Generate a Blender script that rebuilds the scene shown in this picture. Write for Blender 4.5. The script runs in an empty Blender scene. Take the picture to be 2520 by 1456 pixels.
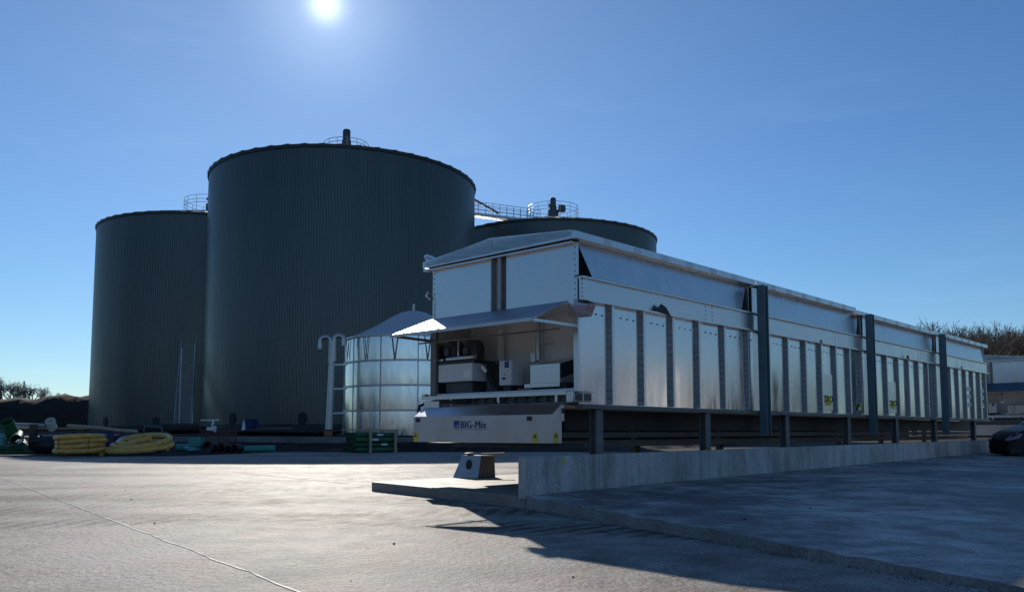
import bpy, math, random
from mathutils import Vector, Matrix
R = math.radians
PI = math.pi
sc = bpy.context.scene
col = sc.collection

# ------------------------------------------------------------------ camera
cd = bpy.data.cameras.new('camera'); cam = bpy.data.objects.new('camera', cd); col.objects.link(cam)
cd.sensor_width = 36.0; cd.sensor_fit = 'HORIZONTAL'
cd.lens = 36.0 * 2070 / 2520
cd.shift_y = (880 - 728) / 2520
cd.clip_start = 0.1; cd.clip_end = 4000
cam.location = (0, 0, 1.0); cam.rotation_euler = (R(95), 0, 0)
sc.camera = cam

# ------------------------------------------------------------------ light
SUN_AZ, SUN_EL = R(-13.0), R(27.15)
SD = Vector((math.sin(SUN_AZ) * math.cos(SUN_EL), math.cos(SUN_AZ) * math.cos(SUN_EL), math.sin(SUN_EL)))
w = bpy.data.worlds.new('World'); sc.world = w; w.use_nodes = True
nt = w.node_tree; nt.nodes.clear()
def WN(t, **k):
    n = nt.nodes.new(t)
    for a, b in k.items(): setattr(n, a, b)
    return n
def wl(a, b): nt.links.new(a, b)
out = WN('ShaderNodeOutputWorld')
sky = WN('ShaderNodeTexSky', sky_type='NISHITA', sun_disc=False, sun_elevation=SUN_EL, sun_rotation=SUN_AZ,
         altitude=0, air_density=1.0, dust_density=0.05, ozone_density=4.0)
bg = WN('ShaderNodeBackground'); bg.inputs['Strength'].default_value = 0.095
tc = WN('ShaderNodeTexCoord')
dot = WN('ShaderNodeVectorMath', operation='DOT_PRODUCT'); dot.inputs[1].default_value = SD
wl(tc.outputs['Generated'], dot.inputs[0])
cl = WN('ShaderNodeMath', operation='MAXIMUM'); cl.inputs[1].default_value = 0; wl(dot.outputs['Value'], cl.inputs[0])
def powk(e, k):
    p = WN('ShaderNodeMath', operation='POWER'); p.inputs[1].default_value = e; wl(cl.outputs[0], p.inputs[0])
    m = WN('ShaderNodeMath', operation='MULTIPLY'); m.inputs[1].default_value = k; wl(p.outputs[0], m.inputs[0]); return m
a1 = powk(7000, 0.8); a2 = powk(10, 0.09); a3 = powk(420, 0.24)
ad = WN('ShaderNodeMath', operation='ADD'); wl(a1.outputs[0], ad.inputs[0]); wl(a2.outputs[0], ad.inputs[1])
ad2 = WN('ShaderNodeMath', operation='ADD'); wl(ad.outputs[0], ad2.inputs[0]); wl(a3.outputs[0], ad2.inputs[1])
glow = WN('ShaderNodeBackground'); glow.inputs['Color'].default_value = (0.88, 0.96, 1.0, 1); wl(ad2.outputs[0], glow.inputs['Strength'])
# thin cirrus low in the sky
mp = WN('ShaderNodeMapping'); mp.inputs['Scale'].default_value = (3, 3, 16); mp.inputs['Rotation'].default_value = (0.12, 0.1, 0)
wl(tc.outputs['Generated'], mp.inputs['Vector'])
cn = WN('ShaderNodeTexNoise'); cn.inputs['Scale'].default_value = 1.6; cn.inputs['Detail'].default_value = 6; cn.inputs['Roughness'].default_value = 0.55
wl(mp.outputs[0], cn.inputs['Vector'])
cr = WN('ShaderNodeMapRange'); cr.inputs['From Min'].default_value = 0.58; cr.inputs['From Max'].default_value = 0.85
cr.inputs['To Max'].default_value = 0.035
wl(cn.outputs[0], cr.inputs['Value'])
cirrus = WN('ShaderNodeBackground'); cirrus.inputs['Color'].default_value = (1, 1, 1, 1); wl(cr.outputs[0], cirrus.inputs['Strength'])
s1 = WN('ShaderNodeAddShader'); s2 = WN('ShaderNodeAddShader')
hs = WN('ShaderNodeHueSaturation'); hs.inputs['Saturation'].default_value = 1.08; wl(sky.outputs[0], hs.inputs['Color'])
tint = WN('ShaderNodeVectorMath', operation='MULTIPLY'); tint.inputs[1].default_value = (0.73, 0.87, 0.99); wl(hs.outputs[0], tint.inputs[0])
wl(tint.outputs[0], bg.inputs['Color']); wl(bg.outputs[0], s1.inputs[0]); wl(glow.outputs[0], s1.inputs[1])
wl(s1.outputs[0], s2.inputs[0]); wl(cirrus.outputs[0], s2.inputs[1]); wl(s2.outputs[0], out.inputs['Surface'])

sl = bpy.data.lights.new('sun', 'SUN'); sl.energy = 5.0; sl.angle = R(0.5); sl.color = (1, 0.94, 0.84)
so = bpy.data.objects.new('sun', sl); col.objects.link(so); so.location = SD * 60
so.rotation_euler = (-SD).to_track_quat('-Z', 'Y').to_euler()
sc.view_settings.view_transform = 'Standard'; sc.view_settings.look = 'None'
sc.view_settings.exposure = 0.0; sc.view_settings.gamma = 1

# ------------------------------------------------------------------ materials
M = {}
def mat(name, base, rough=0.5, metal=0.0, spec=0.5, var=0.0, vscale=4.0, bump=0.0, bscale=60.0, stretch=(1, 1, 1), coat=0, rvar=0.0, trans=0):
    m = bpy.data.materials.new(name); m.use_nodes = True; n = m.node_tree; b = n.nodes['Principled BSDF']
    b.inputs['Base Color'].default_value = (*base, 1); b.inputs['Roughness'].default_value = rough
    b.inputs['Metallic'].default_value = metal; b.inputs['Specular IOR Level'].default_value = spec
    b.inputs['Coat Weight'].default_value = coat
    if trans: b.inputs['Transmission Weight'].default_value = trans
    t = n.nodes.new('ShaderNodeTexCoord'); mpn = n.nodes.new('ShaderNodeMapping'); mpn.inputs['Scale'].default_value = stretch
    n.links.new(t.outputs['Object'], mpn.inputs['Vector'])
    if var or rvar:
        nz = n.nodes.new('ShaderNodeTexNoise'); nz.inputs['Scale'].default_value = vscale; nz.inputs['Detail'].default_value = 8; nz.inputs['Roughness'].default_value = 0.62
        n.links.new(mpn.outputs[0], nz.inputs['Vector'])
        if var:
            mr = n.nodes.new('ShaderNodeMapRange'); mr.inputs['From Min'].default_value = 0.28; mr.inputs['From Max'].default_value = 0.72
            mr.inputs['To Min'].default_value = 1 - var; mr.inputs['To Max'].default_value = 1 + var
            n.links.new(nz.outputs[0], mr.inputs['Value'])
            mx = n.nodes.new('ShaderNodeVectorMath'); mx.operation = 'SCALE'; mx.inputs[0].default_value = base
            n.links.new(mr.outputs[0], mx.inputs['Scale']); n.links.new(mx.outputs[0], b.inputs['Base Color'])
        if rvar:
            m2 = n.nodes.new('ShaderNodeMapRange'); m2.inputs['From Min'].default_value = 0.3; m2.inputs['From Max'].default_value = 0.7
            m2.inputs['To Min'].default_value = max(0.03, rough - rvar); m2.inputs['To Max'].default_value = rough + rvar
            n.links.new(nz.outputs[0], m2.inputs['Value']); n.links.new(m2.outputs[0], b.inputs['Roughness'])
    if bump:
        nb = n.nodes.new('ShaderNodeTexNoise'); nb.inputs['Scale'].default_value = bscale; nb.inputs['Detail'].default_value = 4
        n.links.new(mpn.outputs[0], nb.inputs['Vector'])
        bp = n.nodes.new('ShaderNodeBump'); bp.inputs['Strength'].default_value = bump; bp.inputs['Distance'].default_value = 0.02
        n.links.new(nb.outputs[0], bp.inputs['Height']); n.links.new(bp.outputs[0], b.inputs['Normal'])
    M[name] = m; return m
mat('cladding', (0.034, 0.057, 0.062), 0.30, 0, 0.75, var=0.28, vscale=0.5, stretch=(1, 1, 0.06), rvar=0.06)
mat('cladding_trim', (0.012, 0.018, 0.018), 0.5)
mat('steel', (0.60, 0.62, 0.64), 0.30, 1.0, var=0.10, vscale=2.2, bump=0.06, bscale=1.7, rvar=0.08, stretch=(1.6, 1.6, 0.6))
mat('steel_panel', (0.64, 0.65, 0.67), 0.19, 1.0, var=0.09, vscale=2.6, bump=0.045, bscale=1.3, rvar=0.09, stretch=(2.2, 2.2, 0.45))
mat('awning_steel', (0.50, 0.52, 0.54), 0.48, 0.92, var=0.12, vscale=2.5, bump=0.12, bscale=3.0)
mat('housing_steel', (0.43, 0.44, 0.46), 0.36, 1.0, var=0.10, vscale=3, bump=0.04, bscale=2.0, rvar=0.08, stretch=(1, 1, 0.5))
mat('steel_dull', (0.42, 0.43, 0.44), 0.45, 1.0, var=0.12, vscale=5, bump=0.03, bscale=20)
mat('film', (0.62, 0.66, 0.70), 0.28, 0.85, var=0.08, vscale=3, bump=0.6, bscale=5.0, stretch=(1, 0.35, 3))
mat('steel_seam', (0.52, 0.54, 0.56), 0.38, 1.0, var=0.1)
mat('stud_face', (0.36, 0.37, 0.37), 0.55, 0.5, var=0.25, vscale=9, stretch=(1, 1, 3))
mat('galvanised', (0.45, 0.46, 0.46), 0.42, 0.9, var=0.15, vscale=6)
mat('column_paint', (0.095, 0.155, 0.175), 0.45, 0, 0.5, var=0.12, vscale=3)
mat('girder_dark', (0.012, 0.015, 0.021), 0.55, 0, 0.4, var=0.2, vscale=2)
mat('girder_grey', (0.16, 0.155, 0.15), 0.6, 0, 0.4, var=0.2, vscale=3)
mat('girder_brown', (0.11, 0.098, 0.085), 0.7, 0, 0.3, var=0.25, vscale=4)
mat('black_plastic', (0.012, 0.012, 0.014), 0.5)
mat('black_rubber', (0.015, 0.015, 0.016), 0.75)
mat('cabinet_paint', (0.55, 0.57, 0.58), 0.4, 0, 0.5, var=0.04)
mat('unit_paint', (0.60, 0.62, 0.64), 0.4, 0, 0.5, var=0.04)
mat('inner_wall', (0.75, 0.76, 0.76), 0.5, 0.0, var=0.1, vscale=2)
mat('motor', (0.06, 0.065, 0.075), 0.5, 0.2, var=0.2)
mat('blue_print', (0.012, 0.035, 0.22), 0.5)
mat('yellow_sticker', (0.62, 0.50, 0.03), 0.5)
mat('white_sticker', (0.75, 0.76, 0.76), 0.5)
mat('lens', (0.42, 0.24, 0.26), 0.2, 0, 0.6, var=0.15, vscale=30)
mat('lens_dark', (0.05, 0.055, 0.06), 0.15, 0, 0.6)
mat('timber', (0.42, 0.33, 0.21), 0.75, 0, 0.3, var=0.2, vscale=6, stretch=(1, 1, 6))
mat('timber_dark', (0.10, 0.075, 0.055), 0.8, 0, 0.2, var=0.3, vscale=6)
mat('yellow_pipe', (0.62, 0.37, 0.085), 0.42, 0, 0.5, var=0.3, vscale=5)
mat('green_pipe', (0.018, 0.10, 0.045), 0.35, 0, 0.5, var=0.15)
mat('teal_pipe', (0.045, 0.26, 0.22), 0.35, 0, 0.5, var=0.1)
mat('pale_green_pipe', (0.55, 0.64, 0.55), 0.3, 0, 0.5)
mat('grey_pipe', (0.30, 0.30, 0.32), 0.35, 0, 0.5)
mat('blue_plastic', (0.012, 0.03, 0.36), 0.35, 0, 0.5)
mat('navy_plastic', (0.008, 0.018, 0.10), 0.45)
mat('terracotta', (0.32, 0.12, 0.055), 0.7)
mat('rust_mesh', (0.13, 0.055, 0.04), 0.8)
mat('sheeting', (0.14, 0.34, 0.32), 0.45, 0, 0.5, bump=0.8, bscale=9)
mat('car_paint', (0.006, 0.006, 0.008), 0.35, 0, 0.22)
mat('car_glass', (0.008, 0.009, 0.011), 0.04, 0, 0.6)
mat('lamp_glass', (0.22, 0.23, 0.25), 0.08, 0, 0.6)
mat('bark', (0.19, 0.15, 0.115), 0.85, 0, 0.2, var=0.25, vscale=1)
mat('bark_grey', (0.17, 0.15, 0.14), 0.85, 0, 0.2, var=0.2, vscale=1)
mat('stair_steel', (0.34, 0.38, 0.40), 0.5, 0.1, var=0.1)
mat('pylon_steel', (0.50, 0.55, 0.60), 0.6, 0.2)
mat('stone', (0.07, 0.065, 0.06), 0.9)
mat('sky_reflection_awning', (0.06, 0.08, 0.13), 0.45)  # steel awning with the sky's reflection put into its base colour

def concrete(name, base, dark, bumpk=0.35, spec=0.5, rough=0.55, stain=0.5, fine=90.0, vertical=False, tracks=False):
    m = bpy.data.materials.new(name); m.use_nodes = True; n = m.node_tree; b = n.nodes['Principled BSDF']; L = n.links.new
    def N(t, **k):
        q = n.nodes.new(t)
        for a, c in k.items(): setattr(q, a, c)
        return q
    t = N('ShaderNodeTexCoord')
    def noise(scale, detail, rg, st=(1, 1, 1), rot=0.0, src=None):
        mpn = N('ShaderNodeMapping'); mpn.inputs['Scale'].default_value = st; mpn.inputs['Rotation'].default_value = (0, 0, rot)
        L((src or t.outputs['Object']), mpn.inputs['Vector'])
        q = N('ShaderNodeTexNoise'); q.inputs['Scale'].default_value = scale; q.inputs['Detail'].default_value = detail; q.inputs['Roughness'].default_value = rg
        L(mpn.outputs[0], q.inputs['Vector']); return q.outputs[0]
    def rng(v, a, b_, c, d):
        q = N('ShaderNodeMapRange'); q.inputs['From Min'].default_value = a; q.inputs['From Max'].default_value = b_
        q.inputs['To Min'].default_value = c; q.inputs['To Max'].default_value = d; L(v, q.inputs['Value']); return q.outputs[0]
    def mul(a, b_):
        q = N('ShaderNodeMath', operation='MULTIPLY')
        for i, v in enumerate((a, b_)):
            if isinstance(v, (int, float)): q.inputs[i].default_value = v
            else: L(v, q.inputs[i])
        return q.outputs[0]
    big = noise(0.35, 6, 0.62)
    mid = noise(2.2, 8, 0.7, (1, 1, 1) if not vertical else (2.2, 2.2, 0.35))
    fin = noise(fine, 3, 0.6)
    v = mul(rng(big, 0.36, 0.64, 1 - stain * 0.45, 1.12), mul(rng(mid, 0.36, 0.64, 1 - stain * 0.45, 1.12), rng(fin, 0.34, 0.66, 0.68, 1.26)))
    if tracks:
        # dirty tyre runs: arcs of circles round a far-off centre
        sx = N('ShaderNodeSeparateXYZ'); L(t.outputs['Object'], sx.inputs[0])
        for (cx, cy, r, wd, k) in ((-8, -14, 24.4, 0.7, 0.85), (-8, -14, 26.7, 0.7, 0.8), (-3, -30, 50.2, 1.1, 0.7), (-3, -30, 53.6, 1.1, 0.7), (-30, 60, 50.0, 0.8, 0.65), (-30, 60, 52.2, 0.8, 0.65), (6, -22, 33.2, 0.7, 0.8), (6, -22, 35.4, 0.7, 0.75)):
            d = N('ShaderNodeVectorMath', operation='DISTANCE'); L(t.outputs['Object'], d.inputs[0]); d.inputs[1].default_value = (cx, cy, 0)
            s = N('ShaderNodeMath', operation='SUBTRACT'); L(d.outputs['Value'], s.inputs[0]); s.inputs[1].default_value = r
            a = N('ShaderNodeMath', operation='ABSOLUTE'); L(s.outputs[0], a.inputs[0])
            msk = rng(a.outputs[0], wd * 0.25, wd, k, 0.0)
            br = rng(noise(0.7, 5, 0.6, rot=r), 0.34, 0.48, 0.0, 1.0)
            dv = N('ShaderNodeVectorMath', operation='SUBTRACT'); L(t.outputs['Object'], dv.inputs[0]); dv.inputs[1].default_value = (cx, cy, 0)
            sp = N('ShaderNodeSeparateXYZ'); L(dv.outputs[0], sp.inputs[0])
            an = N('ShaderNodeMath', operation='ARCTAN2'); L(sp.outputs[1], an.inputs[0]); L(sp.outputs[0], an.inputs[1])
            ph = N('ShaderNodeMath', operation='MULTIPLY_ADD'); L(an.outputs[0], ph.inputs[0]); ph.inputs[1].default_value = r * 24; L(mul(s.outputs[0], 9.0), ph.inputs[2])
            sn = N('ShaderNodeMath', operation='SINE'); L(ph.outputs[0], sn.inputs[0])
            tr = mul(rng(sn.outputs[0], -0.4, 0.5, 0.35, 1.0), rng(noise(5, 4, 0.7, (1, 1, 1), r), 0.35, 0.6, 0.35, 1.0))
            q = N('ShaderNodeMath', operation='SUBTRACT'); q.inputs[0].default_value = 1.0; L(mul(mul(msk, br), tr), q.inputs[1])
            v = mul(v, q.outputs[0])
    mx = N('ShaderNodeMix', data_type='RGBA'); mx.inputs['A'].default_value = (*dark, 1); mx.inputs['B'].default_value = (*base, 1)
    L(rng(v, 0.38, 1.02, 0, 1), mx.inputs['Factor'])
    hu = N('ShaderNodeMix', data_type='RGBA'); hu.blend_type = 'MULTIPLY'; hu.inputs['Factor'].default_value = 1.0
    hm = N('ShaderNodeMix', data_type='RGBA'); hm.inputs['A'].default_value = (1.06, 0.98, 0.97, 1); hm.inputs['B'].default_value = (0.96, 1.02, 0.99, 1)
    L(rng(noise(0.8, 4, 0.6, (1, 1, 1), 1.0), 0.4, 0.6, 0, 1), hm.inputs['Factor'])
    L(mx.outputs['Result'], hu.inputs['A']); L(hm.outputs['Result'], hu.inputs['B']); L(hu.outputs['Result'], b.inputs['Base Color'])
    b.inputs['Specular IOR Level'].default_value = spec
    L(rng(mid, 0.3, 0.7, rough - 0.08, rough + 0.1), b.inputs['Roughness'])
    hb = N('ShaderNodeMath', operation='ADD'); L(mul(noise(fine * 0.45, 4, 0.6), 1.0), hb.inputs[0]); L(mul(noise(11 if tracks else 6, 6, 0.72), 1.7 if tracks else 0.9), hb.inputs[1])
    bp = N('ShaderNodeBump'); bp.inputs['Strength'].default_value = bumpk; bp.inputs['Distance'].default_value = 0.012
    L(hb.outputs[0], bp.inputs['Height']); L(bp.outputs[0], b.inputs['Normal'])
    M[name] = m; return m
concrete('yard_concrete', (0.39, 0.358, 0.33), (0.105, 0.088, 0.078), 1.0, 0.055, 0.60, 0.75, 34, tracks=True)
concrete('pad_concrete', (0.60, 0.565, 0.52), (0.15, 0.13, 0.125), 0.4, 0.35, 0.6, 1.3, 60)
concrete('slab_concrete', (0.30, 0.27, 0.23), (0.13, 0.11, 0.09), 0.4, 0.4, 0.65, 0.6, 60)
concrete('wall_concrete', (0.60, 0.60, 0.57), (0.19, 0.195, 0.185), 0.35, 0.4, 0.6, 0.8, 60, vertical=True)
concrete('kerb_concrete', (0.26, 0.25, 0.24), (0.10, 0.09, 0.085), 0.5, 0.4, 0.7, 0.8, 40)
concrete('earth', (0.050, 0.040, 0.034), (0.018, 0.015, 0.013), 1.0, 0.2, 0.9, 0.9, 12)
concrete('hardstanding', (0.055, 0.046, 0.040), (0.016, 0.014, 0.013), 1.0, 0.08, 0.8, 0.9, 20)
concrete('woodland', (0.15, 0.125, 0.10), (0.05, 0.042, 0.034), 0.8, 0.2, 0.9, 0.9, 3)
concrete('grass', (0.07, 0.085, 0.035), (0.03, 0.035, 0.018), 0.8, 0.2, 0.9, 0.9, 12)

# ------------------------------------------------------------------ mesh building
class MB:
    def __init__(s): s.v = []; s.f = []; s.mi = []
    def add(s, vs, fs, mi=0):
        o = len(s.v); s.v += [tuple(p) for p in vs]; s.f += [tuple(i + o for i in f) for f in fs]; s.mi += [mi] * len(fs); return s
    def box(s, x0, x1, y0, y1, z0, z1, mi=0, mtx=None):
        vs = [Vector((x, y, z)) for z in (z0, z1) for y in (y0, y1) for x in (x0, x1)]
        if mtx: vs = [mtx @ p for p in vs]
        return s.add(vs, [(0, 2, 3, 1), (4, 5, 7, 6), (0, 1, 5, 4), (2, 6, 7, 3), (0, 4, 6, 2), (1, 3, 7, 5)], mi)
    def hexa(s, b, t, mi=0):   # two quads, bottom and top, counter-clockwise from above
        return s.add(list(b) + list(t), [(3, 2, 1, 0), (4, 5, 6, 7), (0, 1, 5, 4), (1, 2, 6, 5), (2, 3, 7, 6), (3, 0, 4, 7)], mi)
    def prism(s, poly, d, mi=0):   # polygon extruded by vector d
        n = len(poly); P = [Vector(p) for p in poly]; Q = [p + Vector(d) for p in P]
        return s.add(P + Q, [tuple(range(n - 1, -1, -1)), tuple(range(n, 2 * n))] + [(i, (i + 1) % n, n + (i + 1) % n, n + i) for i in range(n)], mi)
    def tube(s, path, r, n=8, mi=0, caps=True, r1=None):
        P = [Vector(p) for p in path]; k = len(P); vs = []; fs = []
        up = None
        for i, p in enumerate(P):
            d = (P[min(i + 1, k - 1)] - P[max(i - 1, 0)]).normalized()
            if up is None: up = Vector((0, 0, 1)) if abs(d.z) < 0.9 else Vector((1, 0, 0))
            a = d.cross(up).normalized(); b = a.cross(d).normalized(); up = b
            rr = r if r1 is None else r + (r1 - r) * i / (k - 1)
            for j in range(n):
                t = 2 * PI * j / n; vs.append(p + a * (rr * math.cos(t)) + b * (rr * math.sin(t)))
        for i in range(k - 1):
            for j in range(n):
                fs.append((i * n + j, i * n + (j + 1) % n, (i + 1) * n + (j + 1) % n, (i + 1) * n + j))
        if caps: fs += [tuple(range(n - 1, -1, -1)), tuple((k - 1) * n + j for j in range(n))]
        return s.add(vs, fs, mi)
    def pipe(s, a, b, r, wall, n=20, mi=0):   # open hollow pipe
        a = Vector(a); b = Vector(b); d = (b - a).normalized(); up = Vector((0, 0, 1)) if abs(d.z) < 0.9 else Vector((1, 0, 0))
        x = d.cross(up).normalized(); y = x.cross(d); vs = []
        for p, rr in ((a, r), (b, r), (b, r - wall), (a, r - wall)):
            for j in range(n):
                t = 2 * PI * j / n; vs.append(p + x * (rr * math.cos(t)) + y * (rr * math.sin(t)))
        fs = [(k * n + j, k * n + (j + 1) % n, ((k + 1) % 4) * n + (j + 1) % n, ((k + 1) % 4) * n + j) for k in range(4) for j in range(n)]
        return s.add(vs, fs, mi)
    def lathe(s, prof, n=32, c=(0, 0, 0), mi=0, caps=True):
        vs = []; fs = []; k = len(prof)
        for (r, z) in prof:
            for j in range(n):
                t = 2 * PI * j / n; vs.append((c[0] + r * math.cos(t), c[1] + r * math.sin(t), c[2] + z))
        for i in range(k - 1):
            for j in range(n): fs.append((i * n + j, i * n + (j + 1) % n, (i + 1) * n + (j + 1) % n, (i + 1) * n + j))
        if caps: fs += [tuple(range(n - 1, -1, -1)), tuple((k - 1) * n + j for j in range(n))]
        return s.add(vs, fs, mi)
    def build(s, name, mats, parent=None, smooth=None, bevel=0.0, loc=None):
        me = bpy.data.meshes.new(name); me.from_pydata(s.v, [], s.f)
        for m in (mats if isinstance(mats, (list, tuple)) else [mats]): me.materials.append(M[m])
        if len(me.materials) > 1: me.polygons.foreach_set('material_index', s.mi)
        me.update()
        if smooth is not None:
            me.polygons.foreach_set('use_smooth', [True] * len(me.polygons))
            me.set_sharp_from_angle(angle=R(smooth))
        o = bpy.data.objects.new(name, me); col.objects.link(o)
        if parent: o.parent = parent
        if loc: o.location = loc
        if bevel:
            b = o.modifiers.new('bevel', 'BEVEL'); b.width = bevel; b.segments = 2; b.limit_method = 'ANGLE'; b.angle_limit = R(40)
        return o
def tag(o, label=None, cat=None, group=None, kind=None):
    if label: o['label'] = label
    if cat: o['category'] = cat
    if group: o['group'] = group
    if kind: o['kind'] = kind
    return o
def thing(name, label, cat, loc=(0, 0, 0), rz=0.0, group=None):
    o = bpy.data.objects.new(name, None); o.empty_display_size = 0.2; col.objects.link(o)
    o.location = loc; o.rotation_euler = (0, 0, rz); return tag(o, label, cat, group)
def copy_tree(o, parent=None, data=True):
    c = o.copy(); col.objects.link(c)
    if parent: c.parent = parent
    for ch in list(o.children): copy_tree(ch, c)
    return c
def arc(cx, cy, r, a0, a1, n, z): return [(cx + r * math.cos(a0 + (a1 - a0) * i / n), cy + r * math.sin(a0 + (a1 - a0) * i / n), z) for i in range(n + 1)]
def RZ(a): return Matrix.Rotation(a, 4, 'Z')

# ------------------------------------------------------------------ setting: ground
AZ = R(43.13); FROT = PI / 2 - AZ
U = Vector((math.sin(AZ), math.cos(AZ), 0)); V = Vector((-math.cos(AZ), math.sin(AZ), 0))
E0 = Vector((0.9747, 12.3826, 0.0))
def fw(a, b, z): return E0 + U * a + V * b + Vector((0, 0, z))
def sstep(a, b, x):
    t = min(1, max(0, (x - a) / (b - a))); return t * t * (3 - 2 * t)
def zg(x, y):
    y0 = 42 + max(0, x - 3) * 1.6
    z = 0.45 * sstep(y0, y0 + 2, y) + 0.3 * sstep(y0 + 2, y0 + 2.8, y) + 0.55 * sstep(y0 + 8, y0 + 28, y)
    z += 7.0 * sstep(70, 170, x) * sstep(60, 150, y)
    return z
def axis(lo, hi, dense, n0, n1):
    a = [lo + (dense[0] - lo) * i / n0 for i in range(n0)] + [dense[0] + (dense[1] - dense[0]) * i / n1 for i in range(n1)] + [dense[1] + (hi - dense[1]) * i / n0 for i in range(n0 + 1)]
    return a
xs = axis(-900, 900, (-70, 110), 12, 60); ys = axis(-60, 1800, (30, 90), 16, 80)
g = MB(); rnd = random.Random(4)
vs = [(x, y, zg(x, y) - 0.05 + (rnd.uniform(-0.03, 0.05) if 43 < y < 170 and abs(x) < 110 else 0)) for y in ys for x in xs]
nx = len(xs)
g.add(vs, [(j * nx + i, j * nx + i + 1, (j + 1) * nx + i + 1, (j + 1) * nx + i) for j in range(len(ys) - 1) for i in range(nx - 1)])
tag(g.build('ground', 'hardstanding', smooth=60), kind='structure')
# concrete yard, a flat slab 5 cm proud of the ground
yd = MB()
yd.prism([(-60, -25, -0.1), (40, -25, -0.1), (40, 36, -0.1), (2, 41.5, -0.1), (-11.5, 41.5, -0.1), (-13.5, 34.6, -0.1), (-60, 33.0, -0.1)], (0, 0, 0.1))
tag(yd.build('yard', 'yard_concrete'), kind='structure')
# raised concrete pad beside the wall: a sloping sheet
A = Vector((0.19, 11.07, 0)); dE = Vector((0.452, -0.892, 0)); PWn = 24.0
def pad_z(p):
    # plane through the wall foot (0.166 -> 0.33) and the near kerb (falls to 0.05)
    d = p - (E0 + U * -1.49 + V * -0.3)
    return 0.166 + 0.0072 * d.dot(U) + 0.0235 * d.dot(V) * 0.62
pd = MB(); rows = []
n1, n2 = 30, 90
front = [A + dE * (13.0 * i / n2) for i in range(n2 + 1)]
ru = random.Random(8)
top = []
for i in range(n2 + 1):
    for j in range(n1 + 1):
        p = front[i] + U * (27.0 * j / n1)
        if j == 0: p += U * (0.018 * math.sin(i * 0.31) + 0.012 * math.sin(i * 1.3 + 1) + ru.uniform(-0.014, 0.014))
        z = pad_z(p)
        if j == 0: z += ru.uniform(-0.016, 0.002)
        top.append((p.x, p.y, max(z, 0.03)))
kk = n1 + 1
fs = [(i * kk + j, (i + 1) * kk + j, (i + 1) * kk + j + 1, i * kk + j + 1) for i in range(n2) for j in range(n1)]
pd.add(top, fs)
fr = [top[i * kk] for i in range(n2 + 1)]
pd.add(fr + [(x - 0.02, y, -0.05) for (x, y, z) in fr], [(i, i + n2 + 1, i + n2 + 2, i + 1) for i in range(n2)], 1)
lf = [top[j] for j in range(n1 + 1)]
pd.add(lf + [(x, y, -0.05) for (x, y, z) in lf], [(j, j + 1, j + n1 + 2, j + n1 + 1) for j in range(n1)], 1)
rt = [top[n2 * kk + j] for j in range(n1 + 1)]
pd.add(rt + [(x, y, -0.05) for (x, y, z) in rt], [(j, j + n1 + 1, j + n1 + 2, j + 1) for j in range(n1)], 1)
tag(pd.build('pad', ['pad_concrete', 'kerb_concrete']), kind='structure')
# foundation slab under the feeder
fs_ = MB()
cs = [fw(-1.46, -0.27, 0), fw(-0.83, 3.82, 0), fw(24, 3.82, 0), fw(24, -0.16, 0)]
fs_.prism([(p.x, p.y, -0.05) for p in reversed(cs)], (0, 0, 0.20))
tag(fs_.build('foundation_slab', 'slab_concrete', bevel=0.012), kind='structure')
# narrow joints in the yard
def strip(name, a, b, wd, z, m):
    a = Vector(a); b = Vector(b); d = (b - a).normalized(); nn = Vector((-d.y, d.x, 0)) * wd / 2; s = MB(); n = 90; pts = []
    rr = random.Random(int(a.x * 10))
    for i in range(n + 1):
        p = a.lerp(b, i / n); k = rr.choice((0.12, 0.5, 0.8, 1.1, 1.2))
        wob = nn * (1.1 * math.sin(i * 0.9) + rr.uniform(-0.8, 0.8)); pts += [p + wob + nn * k, p + wob - nn * k]
    s.add([(p.x, p.y, z) for p in pts] + [(p.x, p.y, z - 0.01) for p in pts], [(2 * i, 2 * i + 1, 2 * i + 3, 2 * i + 2) for i in range(n)] + [(2 * i + 2 * n + 2 + 1, 2 * i + 1, 2 * i + 3, 2 * i + 2 * n + 5) for i in range(n)])
    return tag(s.build(name, m), kind='structure')
mat('joint_seal', (0.42, 0.40, 0.37), 0.65, 0, 0.2, var=0.4, vscale=3)
strip('yard_joint', (-11.1, 18.4, 0), (-0.6, 4.4, 0), 0.017, 0.005, 'joint_seal')
strip('yard_joint', (-6.4, 20.2, 0), (-2.62, 15.7, 0), 0.017, 0.005, 'joint_seal')
# kerb of the upper terrace
kb = MB()
for i in range(14):
    x0 = -27 + i * 2.2
    kb.box(x0, x0 + 2.19, 44.0, 44.7, 0.2, 0.71 + 0.004 * (i % 3))
tag(kb.build('terrace_kerb', 'kerb_concrete', bevel=0.02), kind='structure')
# low earth bank on the left, behind the pipe store
em = MB(); nxm, nym = 70, 16; vs = []; rr = random.Random(9)
ph = [rr.uniform(0, 6.28) for _ in range(12)]
def bank_h(x, y):
    s = math.sin(max(0, min(1, (y - 138) / 16)) ** 0.8 * PI)
    r = 3.5 * s ** 0.8
    r = 5.6 * s ** 0.7; r *= 1.0 + 0.06 * math.sin(x * 0.35 + ph[0]) + 0.05 * math.sin(x * 0.9 + ph[1]) + 0.03 * math.sin(x * 2.1 + y + ph[2])
    r += s * (0.18 * math.sin(x * 1.3 + y * 1.7 + ph[3]) + 0.14 * math.sin(2.7 * x - y * 2.2 + ph[4]) + rr.uniform(-0.1, 0.1))
    return r * 1.0
for j in range(nym + 1):
    for i in range(nxm + 1):
        x = -165 + 112 * i / nxm; y = 137 + 18 * j / nym
        vs.append((x, y, 1.15 + bank_h(x, y)))
em.add(vs, [(j * (nxm + 1) + i, j * (nxm + 1) + i + 1, (j + 1) * (nxm + 1) + i + 1, (j + 1) * (nxm + 1) + i) for j in range(nym) for i in range(nxm)])
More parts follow.
